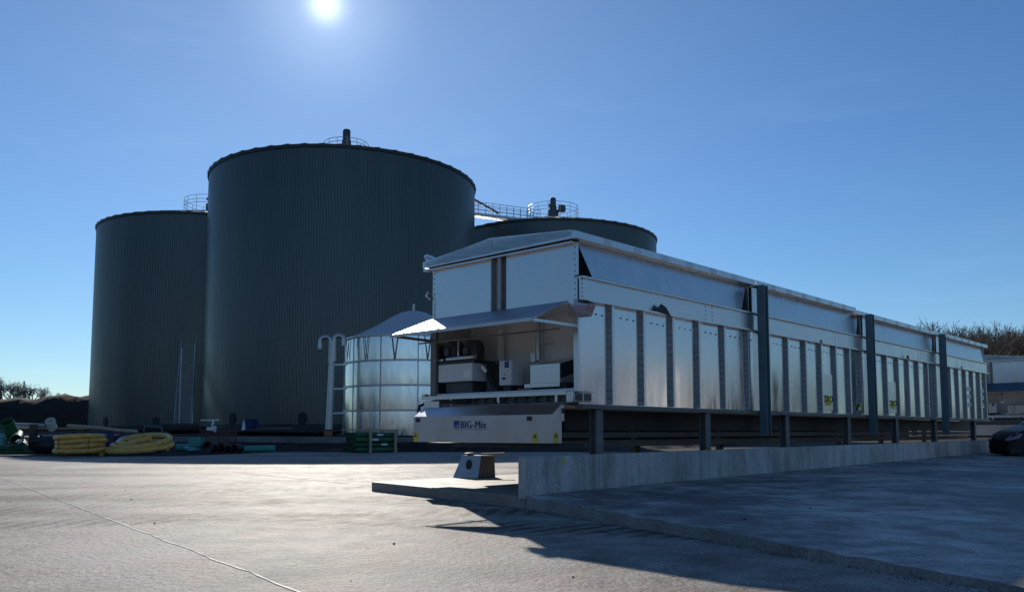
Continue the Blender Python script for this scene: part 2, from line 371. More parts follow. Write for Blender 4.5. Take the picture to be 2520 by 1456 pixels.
tag(em.build('earth_bank', 'earth', smooth=60), kind='structure')

# ------------------------------------------------------------------ digester tanks
def pol(az, d): return (d * math.sin(R(az)), d * math.cos(R(az)))
def digester(loc, rad, h, label, motor_kind):
    t = thing('digester_tank', label, 'storage tank', loc, 0, 'green clad digester tanks')
    nc = 340; prof = ((0.0, 0), (0.34, 0), (0.44, 1), (0.9, 1)); vs = []
    for z in (0, h):
        for i in range(nc):
            for (fr_, k) in prof:
                a = 2 * PI * (i + fr_) / nc; r = rad - 0.045 * (1 - k); vs.append((r * math.cos(a), r * math.sin(a), z))
    n = nc * 4; m = MB(); m.add(vs, [(j, (j + 1) % n, n + (j + 1) % n, n + j) for j in range(n)])
    m.build('wall', 'cladding', t)
    MB().lathe([(rad + 0.02, h - 0.28), (rad + 0.10, h - 0.26), (rad + 0.12, h + 0.05), (rad - 0.2, h + 0.06)], 160, caps=False).build('rim_trim', 'cladding_trim', t, smooth=40)
    MB().lathe([(rad + 0.02, 0.0), (rad + 0.14, 0.02), (rad + 0.14, 0.35), (rad + 0.01, 0.42)], 120, caps=False).build('base_flashing', 'cladding_trim', t, smooth=40)
    rise = rad * 0.245
    rf = MB(); rf.lathe([(rad + 0.15, h + 0.0), (rad + 0.15, h + 0.07), (1.6, h + rise), (0, h + rise + 0.05)], 96, caps=False)
    for i in range(52):
        a = 2 * PI * (i + 0.3) / 52; mt = RZ(a)
        rf.hexa([mt @ Vector(p) for p in ((1.6, -0.2, h + rise - 0.1), (rad + 0.17, -0.30, h), (rad + 0.17, 0.30, h), (1.6, 0.2, h + rise - 0.1))],
                [mt @ Vector(p) for p in ((1.6, -0.2, h + rise + 0.12), (rad + 0.17, -0.30, h + 0.075), (rad + 0.17, 0.30, h + 0.15), (1.6, 0.2, h + rise + 0.14))])
    rf.build('roof', 'cladding', t)
    # mixer drive on a raised platform in the middle of the roof
    zt = h + rise + 1.15
    mm = MB(); mm.lathe([(0.85, zt - 1.5), (0.85, zt + 0.25), (0.55, zt + 0.3), (0.55, zt + 0.9)], 20)
    dv = mm.build('mixer_drive', 'motor', t, smooth=40)
    mo = MB(); mo.lathe([(0.40, zt + 0.9), (0.46, zt + 1.0), (0.46, zt + 2.1), (0.36, zt + 2.25), (0.0, zt + 2.28)], 20)
    if motor_kind == 2:
        mo.box(-0.75, -0.35, -0.25, 0.25, zt + 0.9, zt + 1.25); mo.lathe([(0.55, 0), (0.6, 0.3), (0.55, 0.95), (0.2, 1.1)], 12, (1.35, -0.3, zt + 0.0))
    mo.build('motor', 'motor', dv, smooth=40)
    rl = MB(); rr_ = 2.6 if motor_kind == 1 else 3.9
    zb = zt - 0.9 if motor_kind == 2 else zt - 0.9
    for dz in ((0.45, 0.9, 1.35) if motor_kind == 1 else (0.5, 1.0, 1.6)):
        rl.tube(arc(0, 0, rr_, 0, 2 * PI, 40, zb + dz), 0.035, 5, caps=False)
    top_ = 1.35 if motor_kind == 1 else 1.6
    for i in range(14):
        a = 2 * PI * i / 14; rl.tube([(rr_ * math.cos(a), rr_ * math.sin(a), zb - 1.7), (rr_ * math.cos(a), rr_ * math.sin(a), zb + top_)], 0.035, 5)
    rl.build('roof_railing', 'galvanised', t)
    # dark access hatches low on the wall
    for a in (-2.15, -1.62, -1.05):
        hb = MB(); mt = RZ(a)
        hb.add([mt @ Vector((rad + 0.09 + 0.0, 0.45 * math.cos(q), 1.0 + 0.62 * math.sin(q))) for q in [2 * PI * k / 16 for k in range(16)]] +
               [mt @ Vector((rad - 0.05, 0.45 * math.cos(q), 1.0 + 0.62 * math.sin(q))) for q in [2 * PI * k / 16 for k in range(16)]],
               [tuple(range(16))] + [(k, 16 + k, 16 + (k + 1) % 16, (k + 1) % 16) for k in range(16)])
        hb.build('hatch', 'girder_dark', t)
    return t
ZB = 1.3
bx, by = pol(-11.42, 100)
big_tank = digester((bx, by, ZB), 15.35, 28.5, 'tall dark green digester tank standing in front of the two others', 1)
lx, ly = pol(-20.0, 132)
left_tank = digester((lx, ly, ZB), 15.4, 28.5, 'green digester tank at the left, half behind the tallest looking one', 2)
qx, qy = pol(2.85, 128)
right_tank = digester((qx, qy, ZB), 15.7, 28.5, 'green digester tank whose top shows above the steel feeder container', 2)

# walkway from the nearest tank roof to the right-hand one
bc = Vector((bx, by, 0)); qc = Vector((qx, qy, 0)); dw = (qc - bc).normalized(); nw = Vector((-dw.y, dw.x, 0))
wa = bc + dw * 14.6; wb = qc - dw * 4.0
wt = thing('tank_walkway', 'steel walkway with railings bridging the tops of two tanks', 'walkway')
z0, z1 = 30.2, 32.6
def wp(s, o, z): p = wa.lerp(wb, s) + nw * o; return (p.x, p.y, z0 + (z1 - z0) * s + z)
dk = MB(); dk.hexa([wp(0, -0.7, -0.35), wp(0, 0.7, -0.35), wp(1, 0.7, -0.35), wp(1, -0.7, -0.35)][::-1], [wp(0, -0.7, 0), wp(0, 0.7, 0), wp(1, 0.7, 0), wp(1, -0.7, 0)][::-1])
dk.build('deck', 'galvanised', wt)
for o in (-0.7, 0.7):
    r_ = MB()
    for z in (0.45, 0.95, 1.6): r_.tube([wp(0, o, z), wp(1, o, z)], 0.04, 5)
    for i in range(15): r_.tube([wp(i / 14, o, -0.1), wp(i / 14, o, 1.6)], 0.045, 5)
    r_.build('railing', 'galvanised', wt)
gp_ = MB(); pth = [wp(-0.05, -1.3, 3.0), wp(0.14, -1.3, 2.6), wp(0.3, -1.3, 1.6), wp(0.52, -1.3, 0.2)]
gp_.tube(pth, 0.19, 10)
for i in range(7):
    p = Vector(pth[0]).lerp(Vector(pth[1]), 0) if False else None
for s_ in (0.0, 0.08, 0.16, 0.24, 0.34, 0.44):
    pass
tag(gp_.build('gas_pipe', 'galvanised', smooth=50), 'grey gas pipe sloping down from the middle tank onto its right neighbour', 'pipe')
dp = MB(); p0 = bc + dw * 16.9 + nw * -1.2
dp.tube([(p0.x, p0.y, ZB - 0.1), (p0.x, p0.y, 32.4)], 0.22, 12)
for z in (8, 16, 24, 30): dp.lathe([(0.30, 0), (0.30, 0.12)], 12, (p0.x, p0.y, z))
tag(dp.build('riser_pipe', 'galvanised', smooth=50), 'upright grey pipe rising in the gap beside the middle tank', 'pipe')

# stair up between the left and middle tanks
stx = thing('stair_tower', 'steel stair with many treads rising between two tanks', 'stairs', (-33.0, 84.5, ZB), R(19.5))
for s_ in (-0.78, 0.78):
    sb = MB(); sb.prism([(s_, 0, 0), (s_, 0.3, 0), (s_, 12.4, 9.8), (s_, 12.1, 9.8)], (0.07 if s_ > 0 else -0.07, 0, 0)); sb.build('stringer', 'girder_grey', stx)
    hr = MB(); hr.tube([(s_, 0, 0), (s_, 0, 1.2), (s_, 12.1, 10.8)], 0.05, 6)
    for i in range(11): hr.tube([(s_, i * 1.2, i * 0.952), (s_, i * 1.2, i * 0.952 + 1.2)], 0.035, 5)
    hr.build('handrail', 'stair_steel', stx)
for i in range(44):
    MB().box(-0.74, 0.74, i * 0.275, i * 0.275 + 0.24, 0.2 + i * 0.218, 0.245 + i * 0.218).build('tread', 'stair_steel', stx)
for s_ in (-0.7, 0.7):
    MB().tube([(s_, 11.9, 0), (s_, 11.9, 9.5)], 0.09, 8).build('support_post', 'galvanised', stx)

# ------------------------------------------------------------------ bolted stainless tank
def round_tank(loc, label):
    t = thing('stainless_tank', label, 'storage tank', loc, 0)
    r = 4.0; hs = 1.37; n = 96
    for k in range(4):
        sh = MB(); z0_ = k * hs; z1_ = (k + 1) * hs
        sh.lathe([(r, z0_), (r + 0.012, z0_ + hs * 0.5), (r, z1_)], n, caps=False)
        for q in range(12):
            a = 2 * PI * (q + 0.35) / 12
            mt = RZ(a); sh.box(r - 0.01, r + 0.028, -0.035, 0.035, z0_ + 0.03, z1_ - 0.03, 1, mt)
        sh.build('shell_ring', ['steel_panel', 'steel_dull'], t, smooth=30)
    for k in range(1, 4):
        MB().lathe([(r, k * hs - 0.05), (r + 0.075, k * hs - 0.05), (r + 0.075, k * hs + 0.05), (r, k * hs + 0.05)], n, caps=False).build('stiffener', 'steel_dull', t, smooth=30)
    MB().lathe([(r, 4 * hs - 0.05), (r + 0.12, 4 * hs - 0.04), (r + 0.12, 4 * hs + 0.06), (r - 0.1, 4 * hs + 0.06)], n, caps=False).build('rim', 'steel_dull', t, smooth=30)
    zt = 4 * hs + 0.05
    rf = MB(); pr = [(r + 0.05, zt), (r * 0.8, zt + 0.34), (r * 0.55, zt + 0.86), (r * 0.35, zt + 1.36), (r * 0.2, zt + 1.68), (r * 0.1, zt + 1.79), (0.02, zt + 1.82)]
    rf.lathe(pr, 64, caps=False); roof = rf.build('membrane_roof', 'roof_membrane', t, smooth=60)
    MB().tube([(0, 0, zt + 1.7), (0, 0, zt + 2.25)], 0.07, 10).build('vent', 'galvanised', roof)
    for q in range(14):
        a = 2 * PI * (q + 0.2) / 14; br = MB()
        for s_ in (-0.045, 0.045):
            br.tube([((r + 0.06) * math.cos(a + s_), (r + 0.06) * math.sin(a + s_), 4 * hs), ((r + 0.09) * math.cos(a), (r + 0.09) * math.sin(a), 3 * hs)], 0.022, 5)
        br.build('strap', 'girder_grey', t)
    return t
mat('roof_membrane', (0.42, 0.44, 0.46), 0.5, 0, 0.4, var=0.05, vscale=1)
ax, ay = pol(-6.72, 50)
tank = round_tank((ax, ay, 0.78), 'bolted stainless steel tank with a grey tented roof beside the feeder')
# a twin of it out to the right, seen in the feeder's polished side
MBt = copy_tree(tank); MBt.location = (27.3, 17.4, 0.05); MBt.scale = (0.95, 0.95, 0.64); MBt['label'] = 'pale ribbed round tank across the pad, seen mirrored in the feeder side panels'
mat('pale_paint', (0.72, 0.71, 0.68), 0.5)
for ch in MBt.children:
    if ch.name.startswith('shell_ring'): ch.material_slots[0].link = 'OBJECT'; ch.material_slots[0].material = M['pale_paint']

# vent pipe with two goosenecks
vp = thing('vent_pipe', 'pale steel vent pipe with two gooseneck outlets beside the stainless tank', 'pipe', (-10.15, 46.8, 0.72))
def goose(s_, rb, x0, zt):
    p = [(x0, 0, zt - 1.2)]; 
    for i in range(13):
        a = PI * i / 12; p.append((x0 + s_ * rb * (1 - math.cos(a)), 0, zt + rb * math.sin(a) * 0.9))
    p.append((p[-1][0], 0, zt - (0.42 if s_ < 0 else 0.34))); return p
MB().tube([(0, 0, 0.4), (0.12, 0, 5.2)], 0.20, 14, r1=0.15).build('standpipe', 'galvanised', vp, smooth=50)
MB().tube(goose(-1, 0.30, 0.02, 5.28), 0.12, 12).build('gooseneck', 'galvanised', vp, smooth=60)
MB().tube(goose(1, 0.27, 0.2, 5.38), 0.14, 12).build('gooseneck', 'galvanised', vp, smooth=60)
for z in (1.25, 2.6, 3.95):
    MB().box(0.1, 0.95, -0.04, 0.04, z, z + 0.09).build('bracket', 'galvanised', vp)
vb = MB(); vb.lathe([(0.20, 0.0), (0.25, 0.55), (0.25, 0.6), (0.22, 0.6), (0.17, 0.05)], 20)
tag(vb.build('pot', 'terracotta', smooth=40, loc=(-10.15, 46.72, 0.45)), 'terracotta coloured pot under the foot of the vent pipe', 'pot')

# ------------------------------------------------------------------ retaining wall
S = Vector((0, 0, 1))
wallm = MB(); joints = [-1.49, 0.11, 2.46, 4.84, 7.25, 9.7, 12.2, 14.7, 17.2, 19.7, 21.9]
for a, b in zip(joints[:-1], joints[1:]):
    g_ = 0.006
    za, zb_ = 0.12, 0.12
    ta, tb = 0.668 + 0.0028 * (a + 1.49), 0.668 + 0.0028 * (b + 1.49)
    q = [fw(a + g_, -0.30, za), fw(b - g_, -0.30, zb_), fw(b - g_, -0.165, zb_), fw(a + g_, -0.165, za)]
    p = [fw(a + g_, -0.30, ta), fw(b - g_, -0.30, tb), fw(b - g_, -0.165, tb), fw(a + g_, -0.165, ta)]
    wallm.hexa(q, p)
wl_ = wallm.build('retaining_wall', 'wall_concrete', bevel=0.008)
tag(wl_, 'low grey concrete wall running along the pad under the feeder container', 'wall')
tp = MB(); ty = [fw(-0.725, -0.304, 0.555), fw(-0.665, -0.304, 0.56), fw(-0.67, -0.304, 0.625), fw(-0.73, -0.304, 0.62)]
tp.prism(ty, -V * -0.003); tp.build('tape_mark', 'yellow_sticker', wl_)

# ------------------------------------------------------------------ the feeder
def letters(body, size, name, m, parent, loc, rot, ext=0.004):
    c = bpy.data.curves.new(name, 'FONT'); c.body = body; c.size = size; c.extrude = ext; c.space_character = 1.06
    o = bpy.data.objects.new(name, c); col.objects.link(o)
    dg = bpy.context.evaluated_depsgraph_get(); me = bpy.data.meshes.new_from_object(o.evaluated_get(dg))
    bpy.data.objects.remove(o); me.materials.clear(); me.materials.append(M[m])
    q = bpy.data.objects.new(name, me); col.objects.link(q); q.parent = parent; q.location = loc; q.rotation_euler = rot
    return q
ENDROT = (R(90), 0, R(-90))      # text on a face that looks towards -X
WID = 3.25

def feeder_end(t, awning_mat='awning_steel'):
    """everything on the end wall that looks towards -X"""
    # upper end wall
    e = MB(); e.box(0, 0.03, 1.78, WID - 0.01, 2.95, 3.83); e.box(0, 0.03, 0.0, 1.46, 2.95, 3.83)
    for vv in (0.045, WID - 0.05):
        for i in range(9): e.box(-0.008, 0, vv - 0.008, vv + 0.008, 3.02 + i * 0.09, 3.036 + i * 0.09, 1)
    e.build('end_wall', ['steel', 'girder_grey'], t)
    pc = MB(); pc.box(0.07, 0.09, 1.46, 1.78, 2.95, 3.83); pc.box(-0.03, 0.07, 1.765, 1.785, 2.95, 3.81); pc.box(-0.03, 0.08, 1.60, 1.63, 2.95, 3.82)
    pc.box(-0.035, 0.0, 1.555, 1.60, 2.95, 3.82)
    for i in range(9): pc.box(0.058, 0.07, 1.68, 1.72, 3.02 + i * 0.085, 3.03 + i * 0.085, 1)
    pc.build('end_post', ['stud_face', 'girder_dark'], t)
    # gable with crinkled film, soffit gap and light edge
    ga = MB(); ga.prism([(-0.16, -0.02, 3.88), (-0.16, WID + 0.02, 3.86), (-0.16, WID + 0.02, 3.93), (-0.16, WID / 2 + 0.05, 4.12), (-0.16, -0.02, 3.975)][::-1], (0.03, 0, 0))
    ga.build('gable', 'film', t)
    ga2 = MB(); ga2.box(-0.166, -0.16, 1.62, 1.75, 3.93, 4.09); ga2.build('gable_patch', 'steel_dull', t)
    st = MB(); st.box(-0.10, 0.0, 0.02, WID, 3.80, 3.825); st.build('soffit_strip', 'steel', t)
    sh = MB(); sh.box(-0.05, 0.05, 0.0, WID, 3.826, 3.88); sh.build('soffit_gap', 'girder_dark', t)
    # scrap of loose film flying at the eaves
    fm = MB(); pts = [(-0.1, WID + 0.02, 3.9), (-0.14, WID + 0.08, 4.06), (-0.1, WID + 0.05, 4.10), (-0.05, WID - 0.05, 4.07), (-0.05, WID - 0.16, 4.0), (-0.1, WID - 0.12, 3.96)]
    fm.prism(pts, (0.012, 0.006, 0)); fm.build('film_scrap', 'film', t)
    bl = MB(); bl.box(-0.13, -0.03, WID, WID + 0.1, 3.79, 3.825); bl.tube([(-0.02, WID + 0.03, 3.30), (-0.08, WID + 0.08, 3.36), (-0.08, WID + 0.02, 3.42)], 0.018, 6); bl.build('corner_bracket', 'steel', t)
    # awning
    a = MB(); th = 0.012
    tpz, btz, pr = 2.955, 2.60, 0.9
    P = [Vector((0.0, 0.19, tpz)), Vector((0, WID + 0.01, tpz)), Vector((-pr, WID + 0.03, btz)), Vector((-pr, 0.10, btz))]
    a.hexa([p - S * th for p in P], P)
    a.box(-pr - 0.02, -pr, 0.10, WID + 0.03, btz - 0.045, btz + 0.004)
    aw = a.build('awning', awning_mat, t)
    ab = MB(); ab.tube([(-0.82, WID - 0.02, btz - 0.02), (0.02, WID - 0.05, 2.56)], 0.026, 6); ab.build('awning_stay', 'girder_grey', aw)
    ab = MB(); ab.box(-pr, 0.06, 0.06, 0.10, btz - 0.05, btz - 0.01); ab.build('awning_stay', 'steel', aw)
    ab = MB(); ab.tube([(-0.3, WID, 2.5), (-0.3, 0.1, 2.5)], 0.014, 6); ab.build('awning_rod', 'girder_grey', aw)
    cp = MB(); cp.prism([(-0.02, 0.17, 2.955), (-0.02, 0.0, 2.955), (-0.02, 0.05, 2.70), (-0.02, 0.15, 2.70)], (0.012, 0, 0)); cp.build('corner_plate', 'steel', t)
    # recess for the drive
    rc = MB()
    rc.box(0.85, 0.88, 0.05, WID - 0.05, 1.62, 2.95)            # back
    rc.box(0.03, 0.85, WID - 0.06, WID - 0.01, 1.62, 2.95)       # far cheek
    rc.box(0.03, 0.85, 0.06, 0.09, 1.62, 2.95)                   # near cheek
    rc.box(0.0, 0.88, 0.06, WID - 0.02, 2.90, 2.94)
    rc.box(0.0, 0.88, 0.06, WID - 0.02, 1.60, 1.64)
    rc.build('recess', 'inner_wall', t)
    jb = MB(); jb.box(-0.03, 0.03, WID - 0.14, WID, 1.55, 2.95); jb.build('jamb', 'girder_grey', t)
    jb = MB(); jb.box(-0.02, 0.03, -0.02, 0.06, 1.55, 2.95); jb.build('jamb', 'steel', t)
    MB().box(0.66, 0.74, 2.22, 2.29, 1.64, 2.75).build('inner_post', 'inner_wall', t); MB().box(0.70, 0.84, 1.4, 1.46, 1.64, 2.9).build('inner_post', 'inner_wall', t)
    sp = MB(); sp.tube([(0.5, 1.22, 2.75), (0.5, 1.22, 2.15)], 0.045, 10); sp.tube([(0.5, 1.22, 2.4), (0.5, 0.9, 2.4)], 0.012, 6); sp.lathe([(0.08, 0), (0.08, 0.14)], 10, (0.48, 1.3, 2.12))
    sp.build('supply_pipe', 'galvanised', t, smooth=50)
    # hydraulic unit
    hy = MB(); hy.box(0.0, 0.55, 2.24, 3.08, 1.84, 2.14); ho = hy.build('hydraulic_unit', 'unit_paint', t, bevel=0.01)
    MB().box(-0.006, 0.0, 2.26, 2.44, 1.90, 2.02).build('data_plate', 'white_sticker', ho)
    MB().box(0.0, 0.5, 2.2, 3.2, 2.14, 2.19).build('lid', 'black_plastic', ho)
    vb_ = MB(); vb_.tube([(0.05, 3.24, 2.22), (0.05, 2.98, 2.225)], 0.035, 10); vb_.tube([(0.05, 2.9, 2.23), (0.05, 2.23, 2.235)], 0.042, 10)
    for q in (2.9, 2.74, 2.5): vb_.tube([(0.04, q, 2.18), (0.04, q - 0.03, 2.24), (0.05, q - 0.05, 2.32)], 0.012, 6, 1)
    vb_.build('valve_bar', ['steel', 'black_plastic'], ho, smooth=50)
    for (vv, uu) in ((2.92, 0.25), (2.52, 0.32)):
        mo = MB(); mo.lathe([(0.15, 2.18), (0.16, 2.24), (0.16, 2.46), (0.155, 2.50), (0.12, 2.55), (0.0, 2.56)], 20, (uu, vv, 0))
        for i in range(16): mo.box(0.155, 0.175, -0.008, 0.008, 2.26, 2.46, 0, Matrix.Translation((uu, vv, 0)) @ RZ(2 * PI * i / 16))
        mo.box(uu - 0.22, uu - 0.14, vv - 0.06, vv + 0.05, 2.3, 2.42); mo.build('motor', 'motor', ho, smooth=40)
    hp = MB(); hp.tube([(0.12, 2.70, 2.25), (0.12, 2.70, 2.52), (0.14, 2.73, 2.58), (0.2, 2.85, 2.60)], 0.022, 8); hp.build('breather_pipe', 'steel', ho, smooth=50)
    hs_ = MB()
    rq = random.Random(3)
    for i in range(9):
        v0 = 2.2 - 0.05 * i; pts = []
        for k in range(7):
            s_ = k / 6; pts.append((0.2 + 0.03 * i + 0.05 * math.sin(3 * s_ + i), v0 - 0.5 * s_ * (0.5 + 0.05 * i), 2.15 - 0.45 * s_ - 0.1 * math.sin(PI * s_) + 0.02 * rq.random()))
        hs_.tube(pts, 0.016, 6)
    for i in range(6):
        v0 = 3.0 - 0.13 * i; hs_.tube([(0.2, v0, 1.84), (0.18, v0 - 0.02, 1.74), (0.25, v0 - 0.1, 1.66)], 0.022, 6)
    hs_.build('hoses', 'black_rubber', ho, smooth=60)
    fc = MB()
    for k in range(3): fc.lathe([(0.02, 0), (0.026, 0.03), (0.02, 0.06)], 8, (0.1, 2.1 - 0.035 * k, 2.03 - 0.03 * k))
    fc.build('coupling', 'white_sticker', ho)
    bk = MB(); bk.box(0.1, 0.5, 2.35, 3.0, 1.64, 1.84); bk.box(0.3, 0.5, 1.95, 2.22, 1.64, 2.12); bk.build('pump_block', 'motor', ho, bevel=0.02)
    # control cabinet
    cb = MB(); cb.box(0.1, 0.36, 1.43, 1.71, 1.74, 2.14); co = cb.build('control_cabinet', 'cabinet_paint', t, bevel=0.008)
    MB().box(0.088, 0.1, 1.44, 1.70, 1.75, 2.13).build('cabinet_door', 'cabinet_paint', co)
    lb = MB(); lb.box(0.084, 0.088, 1.485, 1.58, 1.995, 2.125, 0); lb.box(0.082, 0.084, 1.49, 1.575, 1.998, 2.018, 1); lb.build('badge', ['blue_print', 'white_sticker'], co)
    kn = MB(); kn.tube([(0.088, 1.58, 1.85), (0.055, 1.58, 1.85)], 0.018, 10); kn.box(0.05, 0.06, 1.55, 1.61, 1.84, 1.86); kn.build('switch', 'black_plastic', co)
    MB().tube([(0.088, 1.57, 1.92), (0.07, 1.57, 1.92)], 0.011, 8).build('lamp', 'girder_grey', co)
    ft = MB(); ft.box(0.15, 0.3, 1.5, 1.66, 1.64, 1.74); ft.build('cabinet_foot', 'girder_dark', co)
    # chute guard
    ch = MB(); ch.hexa([(0.06, 0.40, 1.74), (0.06, 1.0, 1.74), (0.6, 1.0, 1.74), (0.6, 0.30, 1.74)][::-1], [(0.06, 0.40, 2.03), (0.06, 1.0, 2.03), (0.5, 1.0, 2.13), (0.5, 0.30, 2.15)][::-1])
    cho = ch.build('chute_guard', 'steel', t)
    MB().prism([(0.07, 0.395, 1.80), (0.07, 0.395, 2.03), (0.55, 0.28, 2.16), (0.55, 0.28, 1.98)], (0, -0.012, 0)).build('chute_opening', 'girder_dark', cho)
    MB().box(0.03, 0.10, 0.38, 1.1, 1.68, 1.735).build('chute_rail', 'steel', cho)
    MB().box(0.1, 0.6, 0.3, 1.0, 1.645, 1.74).build('chute_base', 'girder_dark', cho)
    # platform beams
    pb = MB(); pb.box(-0.14, 0.0, 0.12, WID + 0.02, 1.54, 1.60); pb.box(-0.14, 0.0, WID + 0.02, WID + 0.10, 1.545, 1.64)
    for q in (2.6, 1.5, 0.3): pb.box(-0.12, -0.06, q, q + 0.05, 1.44, 1.54)
    pb.build('platform_beam', 'steel', t)
    pb = MB(); pb.box(-0.02, 0.12, 0.02, WID - 0.02, 1.40, 1.535); pb.box(-0.24, -0.02, 0.1, 2.5, 1.40, 1.43); pb.build('cross_beam', 'girder_grey', t)
    hs2 = MB(); hs2.tube([(-0.1, 2.2, 1.5), (-0.16, 2.8, 1.49), (-0.2, 3.15, 1.48), (-0.26, 3.26, 1.44), (-0.3, 3.25, 1.33)], 0.03, 8)
    for q in range(9): hs2.tube([(-0.03, 2.3 - q * 0.22, 1.54), (-0.14, 2.25 - q * 0.22, 1.47), (-0.1, 2.15 - q * 0.22, 1.40)], 0.02, 6)
    hs2.build('hose', 'black_rubber', t, smooth=60)
    MB().box(-0.3, -0.26, 2.72, 3.1, 1.38, 1.50).build('hose_guard', 'steel', t)
    # housing with the sign writing
    hb = MB(); f0, f1, b0 = 0.05, 3.09, -0.32
    hb.add([(-0.53, f0, 0.83), (-0.53, f1, 0.83), (-0.53, f1, 1.245), (-0.53, f0, 1.245), (b0, f1, 1.40), (b0, f0, 1.40), (b0, f1, 0.83), (b0, f0, 0.83)],
           [(0, 3, 2, 1), (3, 5, 4, 2), (1, 2, 4, 6), (7, 5, 3, 0), (0, 1, 6, 7), (5, 7, 6, 4)])
    hb.box(-0.36, -0.27, f0 - 0.006, f0 + 0.0, 1.15, 1.385)
    ho2 = hb.build('conveyor_housing', 'housing_steel', t, bevel=0.004)
    sk = MB()
    for (v0, v1, z_0, z_1) in ((2.93, 3.04, 1.155, 1.225), (0.44, 0.54, 1.155, 1.22)): sk.box(-0.534, -0.53, v0, v1, z_0, z_1)
    sk.box(-0.33, -0.27, f0 - 0.011, f0 - 0.006, 1.26, 1.335)
    sk.build('slot', 'black_plastic', ho2)
    lg = MB(); lg.box(-0.533, -0.53, 1.985, 2.11, 1.055, 1.17, 0); lg.box(-0.5345, -0.533, 2.015, 2.10, 1.075, 1.082, 1); lg.box(-0.5345, -0.533, 1.99, 2.03, 1.085, 1.10, 1)
    lg.box(-0.533, -0.53, 1.36, 2.11, 1.028, 1.036, 0)
    lg.build('logo', ['blue_print', 'steel'], ho2)
    letters('BIG-Mix', 0.163, 'lettering', 'blue_print', ho2, (-0.533, 1.958, 1.053), ENDROT)
    for (v0, z0_) in ((3.05, 0.91), (0.395, 0.905)):
        y = MB(); y.box(-0.534, -0.53, v0 - 0.07, v0 + 0.035, z0_ - 0.075, z0_ + 0.075)
        y.prism([(-0.537, v0 - 0.05, z0_ + 0.0), (-0.537, v0 - 0.015, z0_ + 0.062), (-0.537, v0 + 0.02, z0_ + 0.0)], (0.003, 0, 0), 1)
        y.build('warning_sticker', ['yellow_sticker', 'girder_brown'], ho2)
    y = MB(); y.box(-0.50, -0.405, f0 - 0.004, f0, 0.835, 0.985); y.prism([(-0.49, f0 - 0.007, 0.915), (-0.455, f0 - 0.007, 0.975), (-0.42, f0 - 0.007, 0.915)], (0, 0.003, 0), 1); y.build('warning_sticker', ['yellow_sticker', 'girder_brown'], ho2)
    # under the housing
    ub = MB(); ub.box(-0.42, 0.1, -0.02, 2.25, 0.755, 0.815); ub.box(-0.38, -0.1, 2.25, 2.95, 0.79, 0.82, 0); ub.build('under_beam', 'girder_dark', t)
    # floodlights at the corner
    for (zc, tilt, lens) in ((2.80, 1, 'lens'), (1.50, 0, 'lens_dark')):
        f = MB()
        if tilt:
            f.hexa([(-0.08, -0.16, 2.70), (0.14, -0.16, 2.70), (0.14, 0.0, 2.70), (-0.08, 0.0, 2.70)], [(-0.06, -0.22, 2.86), (0.16, -0.22, 2.86), (0.16, 0.02, 2.93), (-0.06, 0.02, 2.93)])
            fo = f.build('floodlight', 'galvanised', t, bevel=0.006)
            MB().hexa([(-0.095, -0.15, 2.72), (-0.08, -0.15, 2.72), (-0.08, -0.01, 2.72), (-0.095, -0.01, 2.72)], [(-0.075, -0.20, 2.84), (-0.06, -0.20, 2.84), (-0.06, 0.0, 2.86), (-0.075, 0.0, 2.86)]).build('lamp_glass', lens, fo)
            MB().prism([(-0.06, -0.165, 2.735), (0.12, -0.165, 2.735), (0.13, -0.205, 2.84), (-0.05, -0.205, 2.84)], (0, -0.008, -0.0)).build('lamp_glass', lens, fo)
            MB().hexa([(-0.1, -0.26, 2.90), (0.3, -0.26, 2.86), (0.3, 0.0, 2.93), (-0.1, 0.0, 2.95)], [(-0.1, -0.26, 2.91), (0.3, -0.26, 2.87), (0.3, 0.0, 2.94), (-0.1, 0.0, 2.96)]).build('lamp_hood', 'steel_dull', fo)
        else:
            f.hexa([(-0.12, -0.19, 1.43), (0.08, -0.19, 1.43), (0.08, -0.01, 1.43), (-0.12, -0.01, 1.43)], [(-0.12, -0.19, 1.56), (0.08, -0.19, 1.56), (0.08, -0.01, 1.56), (-0.12, -0.01, 1.56)])
            fo = f.build('floodlight', 'galvanised', t, bevel=0.006)
            MB().box(-0.126, -0.12, -0.17, -0.04, 1.445, 1.55).build('lamp_glass', lens, fo)
            MB().box(-0.10, 0.06, -0.196, -0.19, 1.445, 1.545).build('lamp_glass', lens, fo)
            MB().prism([(-0.13, -0.215, 1.575), (-0.13, 0.14, 1.59), (0.10, 0.1, 1.59), (0.14, -0.215, 1.57)], (0, 0, 0.006)).build('lamp_hood', 'steel_dull', fo)
            MB().prism([(-0.125, 0.0, 1.43), (-0.125, 0.12, 1.43), (-0.125, 0.13, 1.585), (-0.125, -0.02, 1.585)], (0.006, 0, 0)).build('lamp_hood', 'steel', fo)

